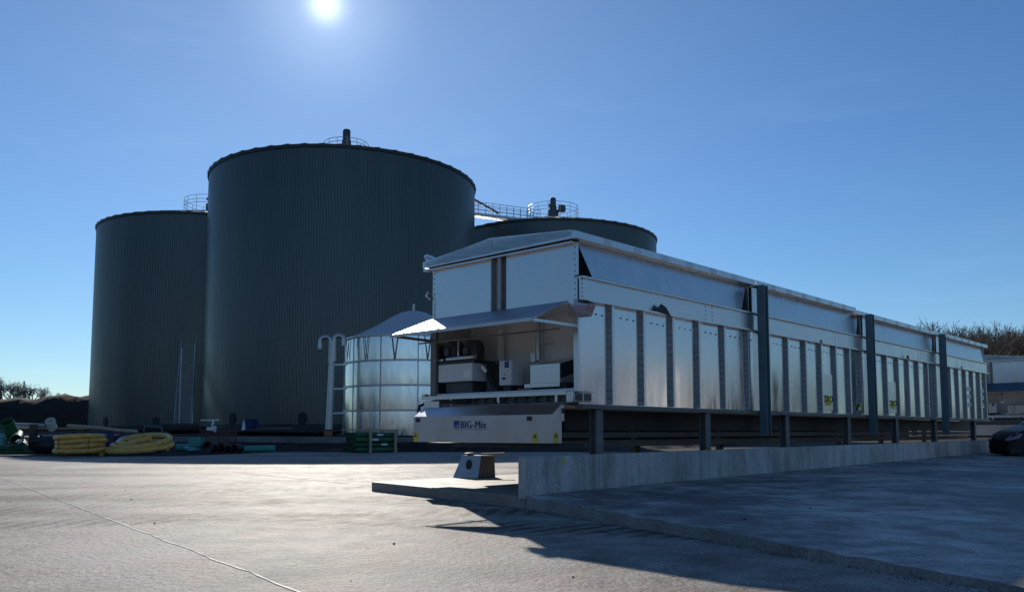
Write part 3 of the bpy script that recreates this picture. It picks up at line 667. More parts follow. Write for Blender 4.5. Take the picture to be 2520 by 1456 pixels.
def studded_panel(t, u0, u1, studs, rnd, rivets=True):
    edges = [u0] + studs + [u1]
    for a, b in zip(edges[:-1], edges[1:]):
        p = MB(); nu, nz = 5, 8; tl = rnd.uniform(-0.004, 0.004); tz = rnd.uniform(-0.004, 0.004); bu = rnd.uniform(-0.006, 0.006)
        pts = []
        for j in range(nz + 1):
            for i in range(nu + 1):
                x = i / nu; z = j / nz
                pts.append((a + (b - a) * x, -0.004 + tl * (x - 0.5) + tz * (z - 0.5) * 2 + bu * math.sin(PI * x) * math.sin(PI * z), 1.405 + 1.53 * z))
        p.add(pts, [(j * (nu + 1) + i, j * (nu + 1) + i + 1, (j + 1) * (nu + 1) + i + 1, (j + 1) * (nu + 1) + i) for j in range(nz) for i in range(nu)])
        p.box(a, b, 0.05, 0.08, 1.405, 2.93)
        if rivets:
            for k in range(3):
                x = a + (b - a) * (0.38 + 0.2 * k); z = 2.78 - 0.005 * k
                p.add([(x + 0.014 * math.cos(q * PI / 3), -0.014, z + 0.014 * math.sin(q * PI / 3)) for q in range(6)] + [(x + 0.014 * math.cos(q * PI / 3), 0.004, z + 0.014 * math.sin(q * PI / 3)) for q in range(6)],
                      [tuple(range(6))] + [(q, 6 + q, 6 + (q + 1) % 6, (q + 1) % 6) for q in range(6)], 1)
        o = p.build('side_panel', ['steel_panel', 'girder_grey'], t, smooth=30)
    for s_ in studs:
        st = MB(); st.box(s_ - 0.012, s_ + 0.012, -0.066, -0.002, 1.41, 2.93, 0)
        st.box(s_ - 0.006, s_ + 0.05, -0.076, -0.066, 1.41, 2.93, 1)
        for i in range(13): st.box(s_ - 0.017, s_ - 0.012, -0.050, -0.018, 1.50 + i * 0.112, 1.512 + i * 0.112, 2)
        st.build('stud', ['stud_face', 'steel', 'girder_dark'], t)

def module(t, u0, u1, studs, rnd, roof0, roof1, dz=0.0, hop=(0.36, 0.55), last=False):
    studded_panel(t, u0, u1, studs, rnd)
    rf = MB(); c = WID / 2 + 0.05
    rf.prism([(roof0, -0.10, 3.845 + dz), (roof0, -0.10, 3.955 + dz), (roof0, c, 4.11 + dz), (roof0, WID + 0.08, 3.95 + dz), (roof0, WID + 0.08, 3.84 + dz)], (roof1 - roof0, 0, 0))
    ro = rf.build('roof', 'steel', t, bevel=0.004)
    nb = 7
    for i in range(1, nb):
        x = roof0 + (roof1 - roof0) * i / nb; MB().box(x - 0.09, x + 0.09, -0.106, -0.10, 3.855 + dz, 3.95 + dz).build('roof_seam', 'steel_seam', ro)
    # hopper wall: trapezoid sheet, narrower at the foot, standing behind the fascia
    a0, a1 = u0 + 0.05, u1 - 0.12
    b0, b1 = a0 + hop[0] - 0.05, a1 - hop[1] * 0.5
    h = MB(); zt, zb = 3.85 + dz, 3.335; vt, vb2 = 0.05, 0.0
    h.add([(b0, vb2, zb), (b1, vb2, zb), (a1, vt, zt), (a0, vt, zt), (b0, WID - vb2, zb), (b1, WID - vb2, zb), (a1, WID - vt, zt), (a0, WID - vt, zt)],
          [(0, 1, 2, 3), (1, 5, 6, 2), (5, 4, 7, 6), (4, 0, 3, 7)])
    h.build('hopper_wall', 'steel', t)
    gp = MB(); gp.box(u1 - 0.13, u1 - 0.10, 0.0, WID, 3.30, 3.84 + dz); gp.build('gusset', 'steel_dull', t)
    ld = MB(); ld.box(u0, u1 - 0.02, -0.11, 0.03, 3.275, 3.30); ld.box(u0, u1 - 0.02, -0.02, 0.05, 3.30, 3.33, 1); ld.build('ledge', ['steel', 'girder_dark'], t)  # dark strip over the ledge is a shadow gap put into the colour
    bd = MB(); bd.box(u0, u1 - 0.02, -0.055, -0.03, 2.965, 3.275)
    for q in (0.66, 0.70): 
        for k in range(4): bd.box(u0 + (u1 - u0) * q, u0 + (u1 - u0) * q + 0.02, -0.062, -0.055, 3.0 + k * 0.075, 3.016 + k * 0.075, 1)
    for k in range(5): bd.box(u0 + 0.03, u0 + 0.05, -0.062, -0.055, 2.99 + k * 0.065, 3.005 + k * 0.065, 1)
    bd.build('band', ['steel', 'girder_grey'], t)
    lp = MB(); lp.box(u0, u1 - 0.02, -0.115, 0.06, 2.935, 2.962); lp.build('lip', 'steel', t)
    # inner shell so that nothing shows through
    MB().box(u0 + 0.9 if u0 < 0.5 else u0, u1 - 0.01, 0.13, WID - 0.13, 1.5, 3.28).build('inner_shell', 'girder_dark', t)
    fb = MB(); fb.box(u0, u1, WID - 0.09, WID - 0.06, 1.405, 3.3); fb.build('rear_panel', 'steel', t)

def base_frame(t, length, posts):
    b = MB(); b.box(0.0, length, -0.09, 0.06, 1.335, 1.40); b.build('base_beam', 'girder_grey', t)
    b = MB(); b.box(0.0, length, WID - 0.06, WID + 0.05, 1.335, 1.40); b.build('base_beam', 'girder_grey', t)
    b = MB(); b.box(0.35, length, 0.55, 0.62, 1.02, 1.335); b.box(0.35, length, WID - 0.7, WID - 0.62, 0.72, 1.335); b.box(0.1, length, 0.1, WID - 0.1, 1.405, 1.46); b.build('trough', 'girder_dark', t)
    b = MB(); b.box(-0.2, length, 0.5, 0.6, 0.905, 0.99); b.build('rail', 'girder_brown', t)
    b = MB(); b.box(-0.2, length, 0.62, 0.74, 0.75, 0.86); b.build('rail', 'girder_brown', t)
    for p in posts:
        b = MB(); b.box(p - 0.085, p + 0.085, -0.02, 0.0, 0.152, 1.335); b.box(p - 0.008, p + 0.008, 0.0, 0.10, 0.152, 1.335); b.box(p - 0.085, p + 0.085, 0.10, 0.115, 0.152, 1.335)
        b.build('leg', 'girder_grey', t)
        if p < 1: continue
        b = MB(); b.box(p - 0.08, p + 0.08, 1.5, 1.6, 0.152, 1.335); b.build('leg', 'girder_grey', t)

def h_column(t, u):
    c = MB(); c.box(u, u + 0.015, -0.29, -0.13, 0.92, 3.84); c.box(u + 0.015, u + 0.145, -0.217, -0.205, 0.92, 3.84); c.box(u + 0.145, u + 0.16, -0.29, -0.13, 0.92, 3.84)
    c.build('column', 'column_paint', t)

rnd = random.Random(11)
fd = thing('feeder_container', 'long stainless steel feeder container on a raised frame above the concrete wall', 'container', E0, FROT)
feeder_end(fd)
module(fd, 0.0, 5.45, [0.76, 1.61, 2.48, 3.33, 4.23, 5.15], rnd, -0.16, 5.42)
module(fd, 5.80, 11.15, [6.02, 6.86, 7.72, 8.52, 9.32, 10.12, 10.85], rnd, 5.50, 10.55)
module(fd, 11.42, 16.85, [11.75, 12.55, 13.4, 14.2, 15.0, 15.8, 16.5], rnd, 10.68, 16.95, dz=-0.05)
module(fd, 17.2, 22.1, [17.9, 18.7, 19.5, 20.3, 21.1, 21.8], rnd, 16.98, 22.12, dz=-0.03, hop=(0.06, 0.1))
for a, b in ((5.45, 5.80), (11.15, 11.42), (16.85, 17.2)):
    j = MB(); j.box(a - 0.02, b, 0.0, 0.04, 1.405, 2.93); j.box(a - 0.02, b, -0.03, -0.0, 2.97, 3.27); j.box(a - 0.02, b - 0.05, -0.02, 0.01, 3.31, 3.82); j.build('joint_panel', 'steel', fd)
base_frame(fd, 22.1, [0.49, 3.67, 6.85, 10.1, 13.3, 16.5, 20.5])
for u_ in (5.42, 11.02, 16.68): h_column(fd, u_)
# torn sheet flaps on the band, handle stickers and labels on the long side
for (u_, z_, k) in ((2.10, 2.965, 1.0), (8.4, 2.965, 0.35), (14.0, 2.965, 0.6), (18.9, 2.965, 0.5)):
    d = MB(); d.prism([(u_ - 0.2 * k, -0.12, z_), (u_ - 0.06 * k, -0.13, z_ + 0.14 * k), (u_ + 0.1 * k, -0.125, z_ + 0.1 * k), (u_ + 0.25 * k, -0.12, z_ - 0.03), (u_ + 0.2 * k, -0.118, z_ - 0.03)][::-1], (0, 0.004, 0)); d.build('torn_flap', 'girder_dark', fd)
for (u0, u1, z0_, z1_) in ((8.66, 9.14, 1.655, 1.80), (12.75, 13.25, 1.665, 1.80)):
    d = MB(); d.box(u0 + 0.08, u1 - 0.08, -0.034, -0.030, z0_ - 0.08, z1_, 0)
    for s_ in (u0 + 0.06, u1 - 0.06):
        d.tube([(s_, -0.03, z1_ - 0.01), (s_ + (0.05 if s_ < (u0 + u1) / 2 else -0.05), -0.08, z1_ - 0.03), (s_ + (0.05 if s_ < (u0 + u1) / 2 else -0.05), -0.08, z0_ + 0.03), (s_, -0.03, z0_ + 0.01)], 0.014, 6, 1)
    o = d.build('handle_plate', ['yellow_sticker', 'black_plastic'], fd)
    f = MB(); f.box(u0 - 0.02, u1 + 0.02, -0.030, -0.024, 1.48, 2.28); f.build('hatch', 'steel', fd)
d = MB(); d.box(10.62, 10.72, -0.05, -0.04, 1.50, 1.58, 1); d.box(10.72, 10.92, -0.05, -0.04, 1.50, 1.66, 0); d.build('label_plate', ['yellow_sticker', 'white_sticker'], fd)
for u_ in (19.95, 21.45):
    for z_ in (2.36, 2.12, 1.86):
        q = MB(); q.box(u_ - 0.17, u_ + 0.17, -0.03, -0.026, z_ - 0.065, z_ + 0.065, 0); q.box(u_ - 0.03, u_ + 0.05, -0.034, -0.03, z_ - 0.03, z_ + 0.03, 1)
        q.build('paper_sign', ['white_sticker', 'girder_grey'], fd)

# second feeder, in line with the first across a gap
E1 = E0 + U * 29.0 + V * -0.05 + Vector((0, 0, 0.02))
fd2 = thing('feeder_container', 'steel feeder container with sky reflection painted into its awning, behind the black car', 'container', E1, FROT)
feeder_end(fd2, 'sky_reflection_awning')
module(fd2, 0.0, 5.45, [0.76, 1.61, 2.48, 3.33, 4.23, 5.15], rnd, -0.16, 5.42)
base_frame(fd2, 5.5, [0.49, 3.67, 5.3])
for ch in list(fd2.children):
    for c2 in list(ch.children):
        if c2.name.startswith(('lettering', 'logo')): bpy.data.objects.remove(c2)

# ------------------------------------------------------------------ pier and what lies on it
pr = thing('pier_block', 'short tapered support block with a round hole standing on the slab', 'support', fw(1.52, 3.55, 0.15), R(-18))
pm = MB(); pm.hexa([(-0.42, -0.33, 0), (0.08, -0.36, 0), (0.25, 0.1, 0), (-0.36, 0.3, 0)], [(-0.28, -0.22, 0.41), (0.10, -0.25, 0.41), (0.24, 0.06, 0.40), (-0.22, 0.2, 0.41)])
pm.build('block', 'kerb_concrete', pr, bevel=0.01)
fp = MB(); fp.prism([(-0.43, -0.345, 0.0), (0.075, -0.375, 0.0), (0.095, -0.265, 0.405), (-0.29, -0.235, 0.405)], (0, -0.012, 0)); fp.build('face_plate', 'steel_dull', pr)
hl = MB(); hc = Vector((-0.13, -0.322, 0.245)); hl.add([(hc.x + 0.055 * math.cos(q), hc.y - 0.007 + 0.02 * math.sin(q), hc.z + 0.088 * math.sin(q)) for q in [2 * PI * k / 20 for k in range(20)]] + [(hc.x + 0.055 * math.cos(q), hc.y + 0.05 + 0.02 * math.sin(q), hc.z + 0.088 * math.sin(q)) for q in [2 * PI * k / 20 for k in range(20)]],
    [tuple(range(20))] + [(k, 20 + k, 20 + (k + 1) % 20, (k + 1) % 20) for k in range(20)]); hl.build('hole', 'black_plastic', pr)
pk = MB(); pk.box(-0.02, 0.42, -0.06, 0.08, 0, 0.028); tag(pk.build('timber_packer', 'timber', loc=fw(1.45, 3.46, 0.567)), 'pale timber packer lying on top of the support block', 'plank')
bpy.data.objects['timber_packer'].rotation_euler = (0, R(-2), R(-6))
def lump(name, loc, s, seed, m, label, cat, group=None):
    b = MB(); rq = random.Random(seed); n = 10; prof = []
    vs = []; 
    for i in range(1, 5):
        th = PI * i / 5
        for j in range(n):
            a = 2 * PI * j / n; k = rq.uniform(0.75, 1.2)
            vs.append((s[0] * k * math.sin(th) * math.cos(a), s[1] * k * math.sin(th) * math.sin(a), s[2] * (1 + math.cos(th)) * rq.uniform(0.85, 1.1)))
    vs += [(0, 0, 2 * s[2]), (0, 0, 0)]
    fs = [(i * n + j, (i + 1) * n + j, (i + 1) * n + (j + 1) % n, i * n + (j + 1) % n) for i in range(3) for j in range(n)] + [(40, j, (j + 1) % n) for j in range(n)] + [(41, 30 + (j + 1) % n, 30 + j) for j in range(n)]
    b.add(vs, fs); o = b.build(name, m, loc=loc, smooth=50); tag(o, label, cat, group); return o
lump('rubble', fw(1.25, 3.58, 0.555), (0.10, 0.07, 0.03), 5, 'kerb_concrete', 'broken lump of rubble lying on top of the support block', 'rubble')
rs = random.Random(21)
for i, (x, y) in enumerate(((-6.6, 14.5), (-1.05, 7.6), (-5.6, 12.5), (-3.9, 9.3), (0.42, 5.9), (-2.1, 13.8))):
    s_ = rs.uniform(0.008, 0.016); lump('stone', (x, y, 0.0), (s_, s_ * 1.2, s_ * 0.6), 40 + i, 'stone', 'small dark stone lying on the sunlit concrete yard', 'stone', 'small stones on the yard')
for i, (x, y) in enumerate(((2.35, 8.6), (3.4, 9.7))):
    s_ = rs.uniform(0.008, 0.016); p = Vector((x, y, 0)); lump('stone', (x, y, pad_z(p) - 0.002), (s_, s_ * 1.2, s_ * 0.6), 70 + i, 'stone', 'small dark stone lying on the shaded concrete pad', 'stone', 'small stones on the pad')

# grit and crumbs swept against the kerb and lying in the wheel paths
gm = MB(); rg = random.Random(6)
def crumb(x, y, z, q):
    vs = [(x + q * rg.uniform(-1, 1), y + q * rg.uniform(-1, 1), z - 0.002) for _ in range(3)] + [(x + q * rg.uniform(-.4, .4), y + q * rg.uniform(-.4, .4), z + q * rg.uniform(0.5, 1.0))]
    gm.add(vs, [(0, 1, 3), (1, 2, 3), (2, 0, 3)])
for i in range(900):
    t_ = rg.random() ** 0.8 * 8.0; p = A + dE * t_ - U * abs(rg.gauss(0.02, 0.10)); crumb(p.x, p.y, 0.0, rg.uniform(0.004, 0.014))
for i in range(500):
    a_ = rg.uniform(-1.49, 20); p = fw(a_, -0.31 - abs(rg.gauss(0, 0.09)), 0); crumb(p.x, p.y, max(0.03, pad_z(p)), rg.uniform(0.005, 0.016))
for i in range(700):
    x = rg.uniform(-9, 2.5); y = rg.uniform(4.5, 22); crumb(x, y, 0.0, rg.uniform(0.003, 0.010))
tag(gm.build('grit', 'stone'), 'fine dark grit scattered over the yard and along the kerb', 'grit', kind='stuff')

# ------------------------------------------------------------------ pipe store and clutter in front of the tanks
def at(px, d): return (px - 1260) / 2070 * d
# coil of yellow pipe, stacked turns
cx_ = at(203, 34.0); cy_ = 34.0
co = MB(); pts = []
turns = 4
for i in range(turns * 44 + 1):
    a = 2 * PI * i / 44; k = i / 44
    rr_ = 0.86 + 0.05 * math.sin(2.3 * k) + 0.015 * math.sin(5 * a)
    pts.append((rr_ * math.cos(a), rr_ * 0.98 * math.sin(a), 0.10 + 0.185 * k + 0.02 * math.sin(a * 2 + k)))
co.tube(pts, 0.097, 12); 
for a in (0.6, 2.7, 4.3, 5.5): co.tube([(0.76 * math.cos(a), 0.76 * math.sin(a), 0.02), (0.98 * math.cos(a), 0.98 * math.sin(a), 0.02), (0.98 * math.cos(a), 0.98 * math.sin(a), 0.8), (0.76 * math.cos(a), 0.76 * math.sin(a), 0.8)], 0.012, 5, 1)
tag(co.build('pipe_coil', ['yellow_pipe', 'black_plastic'], smooth=60, loc=(cx_, cy_, 0)), 'yellow pipe wound in a tight flat stack of turns', 'pipe coil', 'coils of yellow pipe')
# loose coil
co = MB(); pts = []
for i in range(int(2.6 * 44) + 1):
    a = 2 * PI * i / 44 + 0.9; k = i / 44
    rx, ry = 1.36 - 0.16 * k, 1.0 - 0.1 * k
    z = 0.12 + 0.2 * k + 0.16 * math.sin(a * 1 + 0.4) * (0.5 + 0.4 * k) + 0.1
    pts.append((rx * math.cos(a) + 0.08 * k, ry * math.sin(a), max(0.115, z)))
e_ = Vector(pts[-1]); pts += [tuple(e_ + Vector(q)) for q in ((-0.2, 0.15, 0.06), (0.15, 0.4, 0.13), (0.5, 0.4, 0.2))]
co.tube(pts, 0.115, 12)
tag(co.build('pipe_coil', 'yellow_pipe', smooth=60, loc=(at(347, 34.6), 34.6, 0)), 'thick yellow pipe lying in a loose wide coil with one end raised', 'pipe coil', 'coils of yellow pipe')
# blue barrel
bb = MB(); bb.lathe([(0.0, -0.5), (0.15, -0.5), (0.19, -0.42), (0.20, -0.2), (0.185, 0), (0.20, 0.2), (0.19, 0.44), (0.12, 0.5), (0.0, 0.5)], 20, caps=False)
o = bb.build('barrel', 'blue_plastic', smooth=40, loc=(at(326, 38.5), 38.5, 0.62)); o.rotation_euler = (0, R(88), R(6)); tag(o, 'bright blue plastic drum lying on its side behind the yellow coil', 'barrel')
pl = thing('pallet', 'dark timber stack under the blue drum', 'timber', (at(326, 38.5), 38.7, 0))
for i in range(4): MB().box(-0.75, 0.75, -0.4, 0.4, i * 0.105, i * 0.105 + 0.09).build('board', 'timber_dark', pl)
def green_pipe(a, b, r, m, label, wall=0.03, grp=None, name='plastic_pipe'):
    o = MB().pipe(a, b, r, wall).build(name, m, smooth=40); return tag(o, label, 'pipe', grp)
D = 36.0
def P3(px, py, d): # point at depth d seen at this place of the plan grid
    return (at(px, d), d, 1.0 + (1057 - py) / 2070 * d)
green_pipe(P3(20, 1033, 36), P3(40, 1072, 36.6), 0.27, 'green_pipe', 'wide dark green pipe leaning up at an angle at the far left')
green_pipe(P3(46, 1078, 35.5), P3(50, 1066, 37.0), 0.24, 'green_pipe', 'short dark green pipe lying with its round mouth towards the yard')
green_pipe(P3(126, 1030, 37), P3(134, 1050, 37.3), 0.20, 'pale_green_pipe', 'short pale green pipe piece standing tilted in the sun')
for i, (py, pxa, pxb) in enumerate(((1040, 40, 116), (1049, 42, 80))):
    green_pipe(P3(pxa, py, 38.5 + i * .2), P3(pxb, py + 2.5, 38.2 + i * .2), 0.085, 'grey_pipe', ('long', 'short')[i] + ' grey pipe lying on the pipe rack at the left', 0.012)
lump('sheeting_bundle', (at(6, 36.6), 36.6, 0.1), (0.40, 0.35, 0.42), 31, 'sheeting', 'crumpled teal plastic sheeting heaped at the left edge', 'sheeting')
lump('dark_backing', (at(120, 36.9), 36.9, 0.0), (0.75, 0.4, 0.40), 35, 'black_plastic', 'dark filler heap added in front of the timber rack', 'sheeting')  # dark heaps added as backing, to darken the space among the clutter
lump('dark_backing', (at(30, 37.6), 37.6, 0.0), (0.9, 0.4, 0.36), 36, 'black_plastic', 'dark filler heap added behind the leaning green pipe', 'sheeting')
lump('soil_heap', (at(255, 41.5), 41.5, 0.0), (2.4, 0.7, 0.42), 59, 'earth', 'dark soil heap behind the dark crate with pale panels', 'soil')
rk = thing('pipe_rack', 'dark timber rack of posts and beams holding pipes', 'rack', (at(140, 37.2), 37.2, 0))
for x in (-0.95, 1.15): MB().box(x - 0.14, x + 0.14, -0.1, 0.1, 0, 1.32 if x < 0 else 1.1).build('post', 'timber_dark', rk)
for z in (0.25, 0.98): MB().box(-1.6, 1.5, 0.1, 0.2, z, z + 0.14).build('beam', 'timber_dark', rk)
MB().box(-2.0, 1.4, -0.06, 0.06, 1.115, 1.16).build('beam', 'timber', rk)
for i in range(7):
    x0 = at(92 + 15 * i, 37.4); 
    green_pipe((x0, 37.36 + 0.02 * (i % 2), 0.52 + 0.2 * (i % 2)), (x0 + 0.15, 39.4, 0.54 + 0.2 * (i % 2)), 0.11, 'green_pipe', 'dark green pipe lying end on in the timber rack', 0.012, 'green pipes in the timber rack')
for i in range(5):
    x0 = at(4 + 17 * i, 36.2)
    green_pipe((x0 - 0.4, 36.2 + 0.1 * i, 0.13 + 0.15 * (i % 2)), (x0 + 0.6, 36.9 + 0.1 * i, 0.13 + 0.15 * (i % 2)), 0.12, 'green_pipe', 'dark green pipe in the low heap at the left edge', 0.015, 'green pipes heaped on the ground')
tb = MB(); tb.tube([P3(170, 1043, 39.5), P3(245, 1048, 39.2), P3(300, 1055, 38.8), P3(341, 1057, 38.6)], 0.085, 8)
tag(tb.build('timber_pole', 'timber', smooth=50), 'long pale timber pole resting across the crates behind the coils', 'pole')
cr_ = thing('storage_crate', 'dark crate with two pale panels behind the stacked yellow coil', 'crate', (at(232, 39), 39, 0))
cb_ = MB(); cb_.box(-0.75, 0.85, -0.4, 0.4, 0.02, 1.02); cb_.build('box', 'navy_plastic', cr_, bevel=0.02)
for x in (0.36, 0.75): MB().box(x - 0.13, x + 0.1, -0.41, -0.4, 0.62, 0.9).build('panel', 'grey_pipe', cr_)
for i in range(3): MB().box(-0.76, 0.86, -0.42, -0.4, 0.1 + 0.3 * i, 0.15 + 0.3 * i).build('slat', 'timber_dark', cr_)
mc = thing('site_machine', 'dark machine with a frame standing right of the blue drum', 'machine', (at(388, 40), 40, 0))
MB().box(-0.5, 0.5, -0.4, 0.4, 0.25, 1.0).build('casing', 'girder_dark', mc, bevel=0.05)
MB().tube([(-0.45, -0.35, 1.0), (-0.4, -0.35, 1.25), (0.35, -0.35, 1.22), (0.45, -0.35, 1.0)], 0.035, 6).build('handle', 'girder_grey', mc)
for x in (-0.35, 0.35): 
    q = MB(); q.tube([(x, -0.48, 0.22), (x, -0.4, 0.22)], 0.22, 14); q.build('wheel', 'black_rubber', mc)
# teal pipes and odds and ends by the barrier
green_pipe(P3(585, 1101, 41.0), P3(681, 1099, 41.2), 0.17, 'teal_pipe', 'fat teal pipe lying level on the ground right of the barrier', 0.015)
green_pipe(P3(437, 1097, 40.6), P3(474, 1096, 40.8), 0.19, 'teal_pipe', 'teal pipe end showing just right of the loose yellow coil', 0.015)
tbx = MB(); tbx.box(-0.30, 0.30, -0.25, 0.25, 0.30, 0.72); tag(tbx.build('teal_crate', 'teal_pipe', loc=(at(487, 40.3), 40.3, 0.0), bevel=0.02), 'teal plastic crate on top of crumpled sheeting', 'crate')
lump('sheeting_bundle', (at(480, 40.3), 40.2, 0.0), (0.42, 0.36, 0.165), 33, 'sheeting', 'low crumpled teal sheeting under the teal crate', 'sheeting')
for i, (px, r_) in enumerate(((515, 0.27), (533, 0.18), (549, 0.22), (566, 0.18), (580, 0.2))):
    d_ = 39.6 + 0.15 * i
    green_pipe((at(px, d_), d_, r_), (at(px, d_) + 0.05, d_ + 0.7, r_), r_, 'black_plastic', ('widest black pipe ring, leftmost under the barrier', 'small black pipe ring right of the widest one', 'middle black pipe ring under the barrier', 'small black pipe ring second from the teal pipe', 'black pipe ring next to the teal pipe')[i], 0.04, 'black pipe rings under the barrier', 'pipe_ring')
ba = thing('mesh_barrier', 'rust brown mesh barrier panels standing behind the black pipe rings', 'barrier', (at(540, 42.3), 42.3, 0.0))
for x in (-0.92, 0.0, 0.92): MB().box(x - 0.025, x + 0.025, -0.02, 0.02, 0, 1.25).build('post', 'rust_mesh', ba)
for x in (-0.92, 0.0):
    q = MB()
    for i in range(24): q.box(x + 0.025 + i * 0.0365, x + 0.036 + i * 0.0365, 0.005, 0.011, 0.25, 1.12)
    for i in range(22): q.box(x + 0.025, x + 0.895, -0.004, 0.004, 0.26 + i * 0.04, 0.272 + i * 0.04)
    q.build('mesh_panel', 'rust_mesh', ba)
vf = MB(); vf.tube([(-0.28, 0, 0.18), (-0.05, 0, 0.15), (0.08, 0, 0.16)], 0.09, 10); vf.tube([(-0.05, 0, 0.15), (0.02, 0, 0.62)], 0.05, 8); vf.tube([(-0.62, 0, 0.6), (0.3, 0, 0.62)], 0.035, 8); vf.tube([(0.10, -0.04, 0.17), (0.15, -0.04, 0.17)], 0.16, 12)
tag(vf.build('valve_fitting', 'white_sticker', loc=(at(526, 42.0), 42.0, 0.95), smooth=50), 'white valve fitting hung on the rust brown barrier', 'valve')
def cone(loc):
    t = thing('traffic_cone', 'pale cone standing on the terrace left of the dark blue bin', 'cone', loc)
    MB().lathe([(0.15, 0.04), (0.10, 0.35), (0.035, 0.78), (0.0, 0.79)], 16, caps=False).build('body', 'white_sticker', t, smooth=50)
    MB().box(-0.2, 0.2, -0.2, 0.2, 0, 0.04).build('foot', 'grey_pipe', t)
cone((at(602, 56), 56, zg(at(602, 56), 56) + 0.08))
tu = MB(); tu.lathe([(0.42, 0), (0.50, 0.85), (0.53, 0.87), (0.53, 0.92), (0.46, 0.92), (0.40, 0.06), (0, 0.06)], 24, caps=False)
tag(tu.build('bin', 'navy_plastic', smooth=40, loc=(at(621, 57), 57, 0.92)), 'dark blue round bin standing at the foot of the middle tank', 'bin')
tl_ = thing('timber_stack', 'low stack of long boards on the terrace right of the blue bin', 'timber', (at(682, 58), 58, 0.9))
for i in range(3): MB().box(-1.35 + 0.05 * i, 1.25 - 0.1 * i, -0.2, 0.2, 0.12 * i, 0.12 * i + 0.10).build('board', 'timber', tl_)
lump('soil_heap', (at(665, 54), 54.5, 0.75), (2.6, 0.8, 0.22), 55, 'earth', 'low heap of dark soil below the stack of boards', 'soil')
lump('soil_heap', (at(760, 52), 53, 0.72), (2.0, 0.8, 0.2), 57, 'earth', 'low heap of dark soil left of the vent pipe foot', 'soil')
lump('soil_heap', (at(400, 56), 58, 0.85), (3.0, 1.2, 0.35), 58, 'earth', 'dark soil heap below the steel stair', 'soil')
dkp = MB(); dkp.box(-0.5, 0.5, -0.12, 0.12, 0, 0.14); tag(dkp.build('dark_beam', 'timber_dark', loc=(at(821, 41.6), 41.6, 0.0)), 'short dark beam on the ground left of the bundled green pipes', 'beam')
# bundle of green pipes in a timber frame
bfc = Vector((at(917, 41.0), 41.0, 0))
bth = R(38)
def bl_(x, y, z): return bfc + Matrix.Rotation(bth, 3, 'Z') @ Vector((x, y, z))
gi = 0
for r_ in range(4):
    for k in range(4):
        y = -0.42 + 0.28 * k + (0.14 if r_ % 2 else 0); z = 0.14 + 0.235 * r_; off = 0.08 * ((r_ * 3 + k * 5) % 4) / 3
        p = MB(); p.pipe(bl_(-1.10 - off, y, z), bl_(1.15 - off, y, z), 0.125, 0.014, 18)
        stick = (k == 0 and r_ in (1, 2, 3))
        o = p.build('plastic_pipe', 'green_pipe', smooth=40)
        if stick:
            a_ = {1: 0.28, 2: -0.28, 3: 0.05}[r_]
            tag(o, {1: 'green pipe in the timber frame with a small label, low row', 2: 'green pipe in the timber frame with a small label, middle row', 3: 'green pipe in the timber frame with a large label, upper row'}[r_], 'pipe', 'green pipes bundled in the timber frame')
            lm = MB(); q = [bl_(a_, y - 0.129, z - 0.04), bl_(a_ + 0.34, y - 0.129, z - 0.04), bl_(a_ + 0.34, y - 0.129, z + 0.05), bl_(a_, y - 0.129, z + 0.05)]
            lm.prism(q, Matrix.Rotation(bth, 3, 'Z') @ Vector((0, -0.004, 0))); lm.build('paper_label', 'white_sticker', o)
        else: tag(o, 'plain green pipe bundled in the timber frame by the stainless tank', 'pipe', 'green pipes bundled in the timber frame')
bf = thing('bundle_frame', 'pale timber frame holding the bundle of green pipes', 'frame', bfc, bth)
for x in (-0.42, 0.95):
    MB().box(x - 0.055, x + 0.055, -0.66, -0.59, 0, 1.06).build('upright', 'timber', bf)
    MB().box(x - 0.055, x + 0.055, 0.72, 0.79, 0, 1.06).build('upright', 'timber', bf)
for y in (-0.625, 0.755): MB().box(-1.25, 1.1, y - 0.04, y + 0.04, 1.06, 1.11).build('top_rail', 'timber', bf)
for x in (-0.42, 0.95): MB().box(x - 0.05, x + 0.05, -0.59, 0.72, 1.0, 1.055).build('cross_rail', 'timber', bf)

# ------------------------------------------------------------------ parked car
car = thing('parked_car', 'black car parked at the far end of the concrete pad', 'car', (15.32, 25.0, 0.2), R(4))
prof = [(-0.98, 0.16), (-1.02, 0.34), (-0.99, 0.52), (-0.86, 0.70), (-0.62, 0.82), (-0.25, 0.93), (0.0, 1.02), (0.38, 1.24), (0.7, 1.32), (1.6, 1.30), (2.1, 1.22), (2.32, 0.85), (2.38, 0.5), (2.34, 0.2), (2.1, 0.14), (-0.8, 0.13)]
bodyv = []; nP = len(prof)
lv = [(-0.58, 0.86), (-0.54, 0.985), (-0.40, 1.0), (0, 1.01), (0.40, 1.0), (0.54, 0.985), (0.58, 0.86)]
def sideins(x, z, y): # tumblehome above the waist and a rounded nose
    k = 1.0 - 0.20 * max(0, (z - 0.8) / 0.5); k *= 1 - 0.18 * max(0, (-0.6 - x) / 0.42) ** 2; return y * k
for (y, s_) in lv:
    for (x, z) in prof:
        cxp, czp = 0.6, 0.55
        bodyv.append((cxp + (x - cxp) * (s_ if s_ < 0.95 else s_), sideins(x, z, y), czp + (z - czp) * s_))
fs = [(i * nP + j, i * nP + (j + 1) % nP, (i + 1) * nP + (j + 1) % nP, (i + 1) * nP + j) for i in range(len(lv) - 1) for j in range(nP)] + [tuple(range(nP - 1, -1, -1)), tuple((len(lv) - 1) * nP + j for j in range(nP))]
cbm = MB(); cbm.add(bodyv, fs); cbo = cbm.build('body', 'car_paint', car, smooth=35, bevel=0.02)
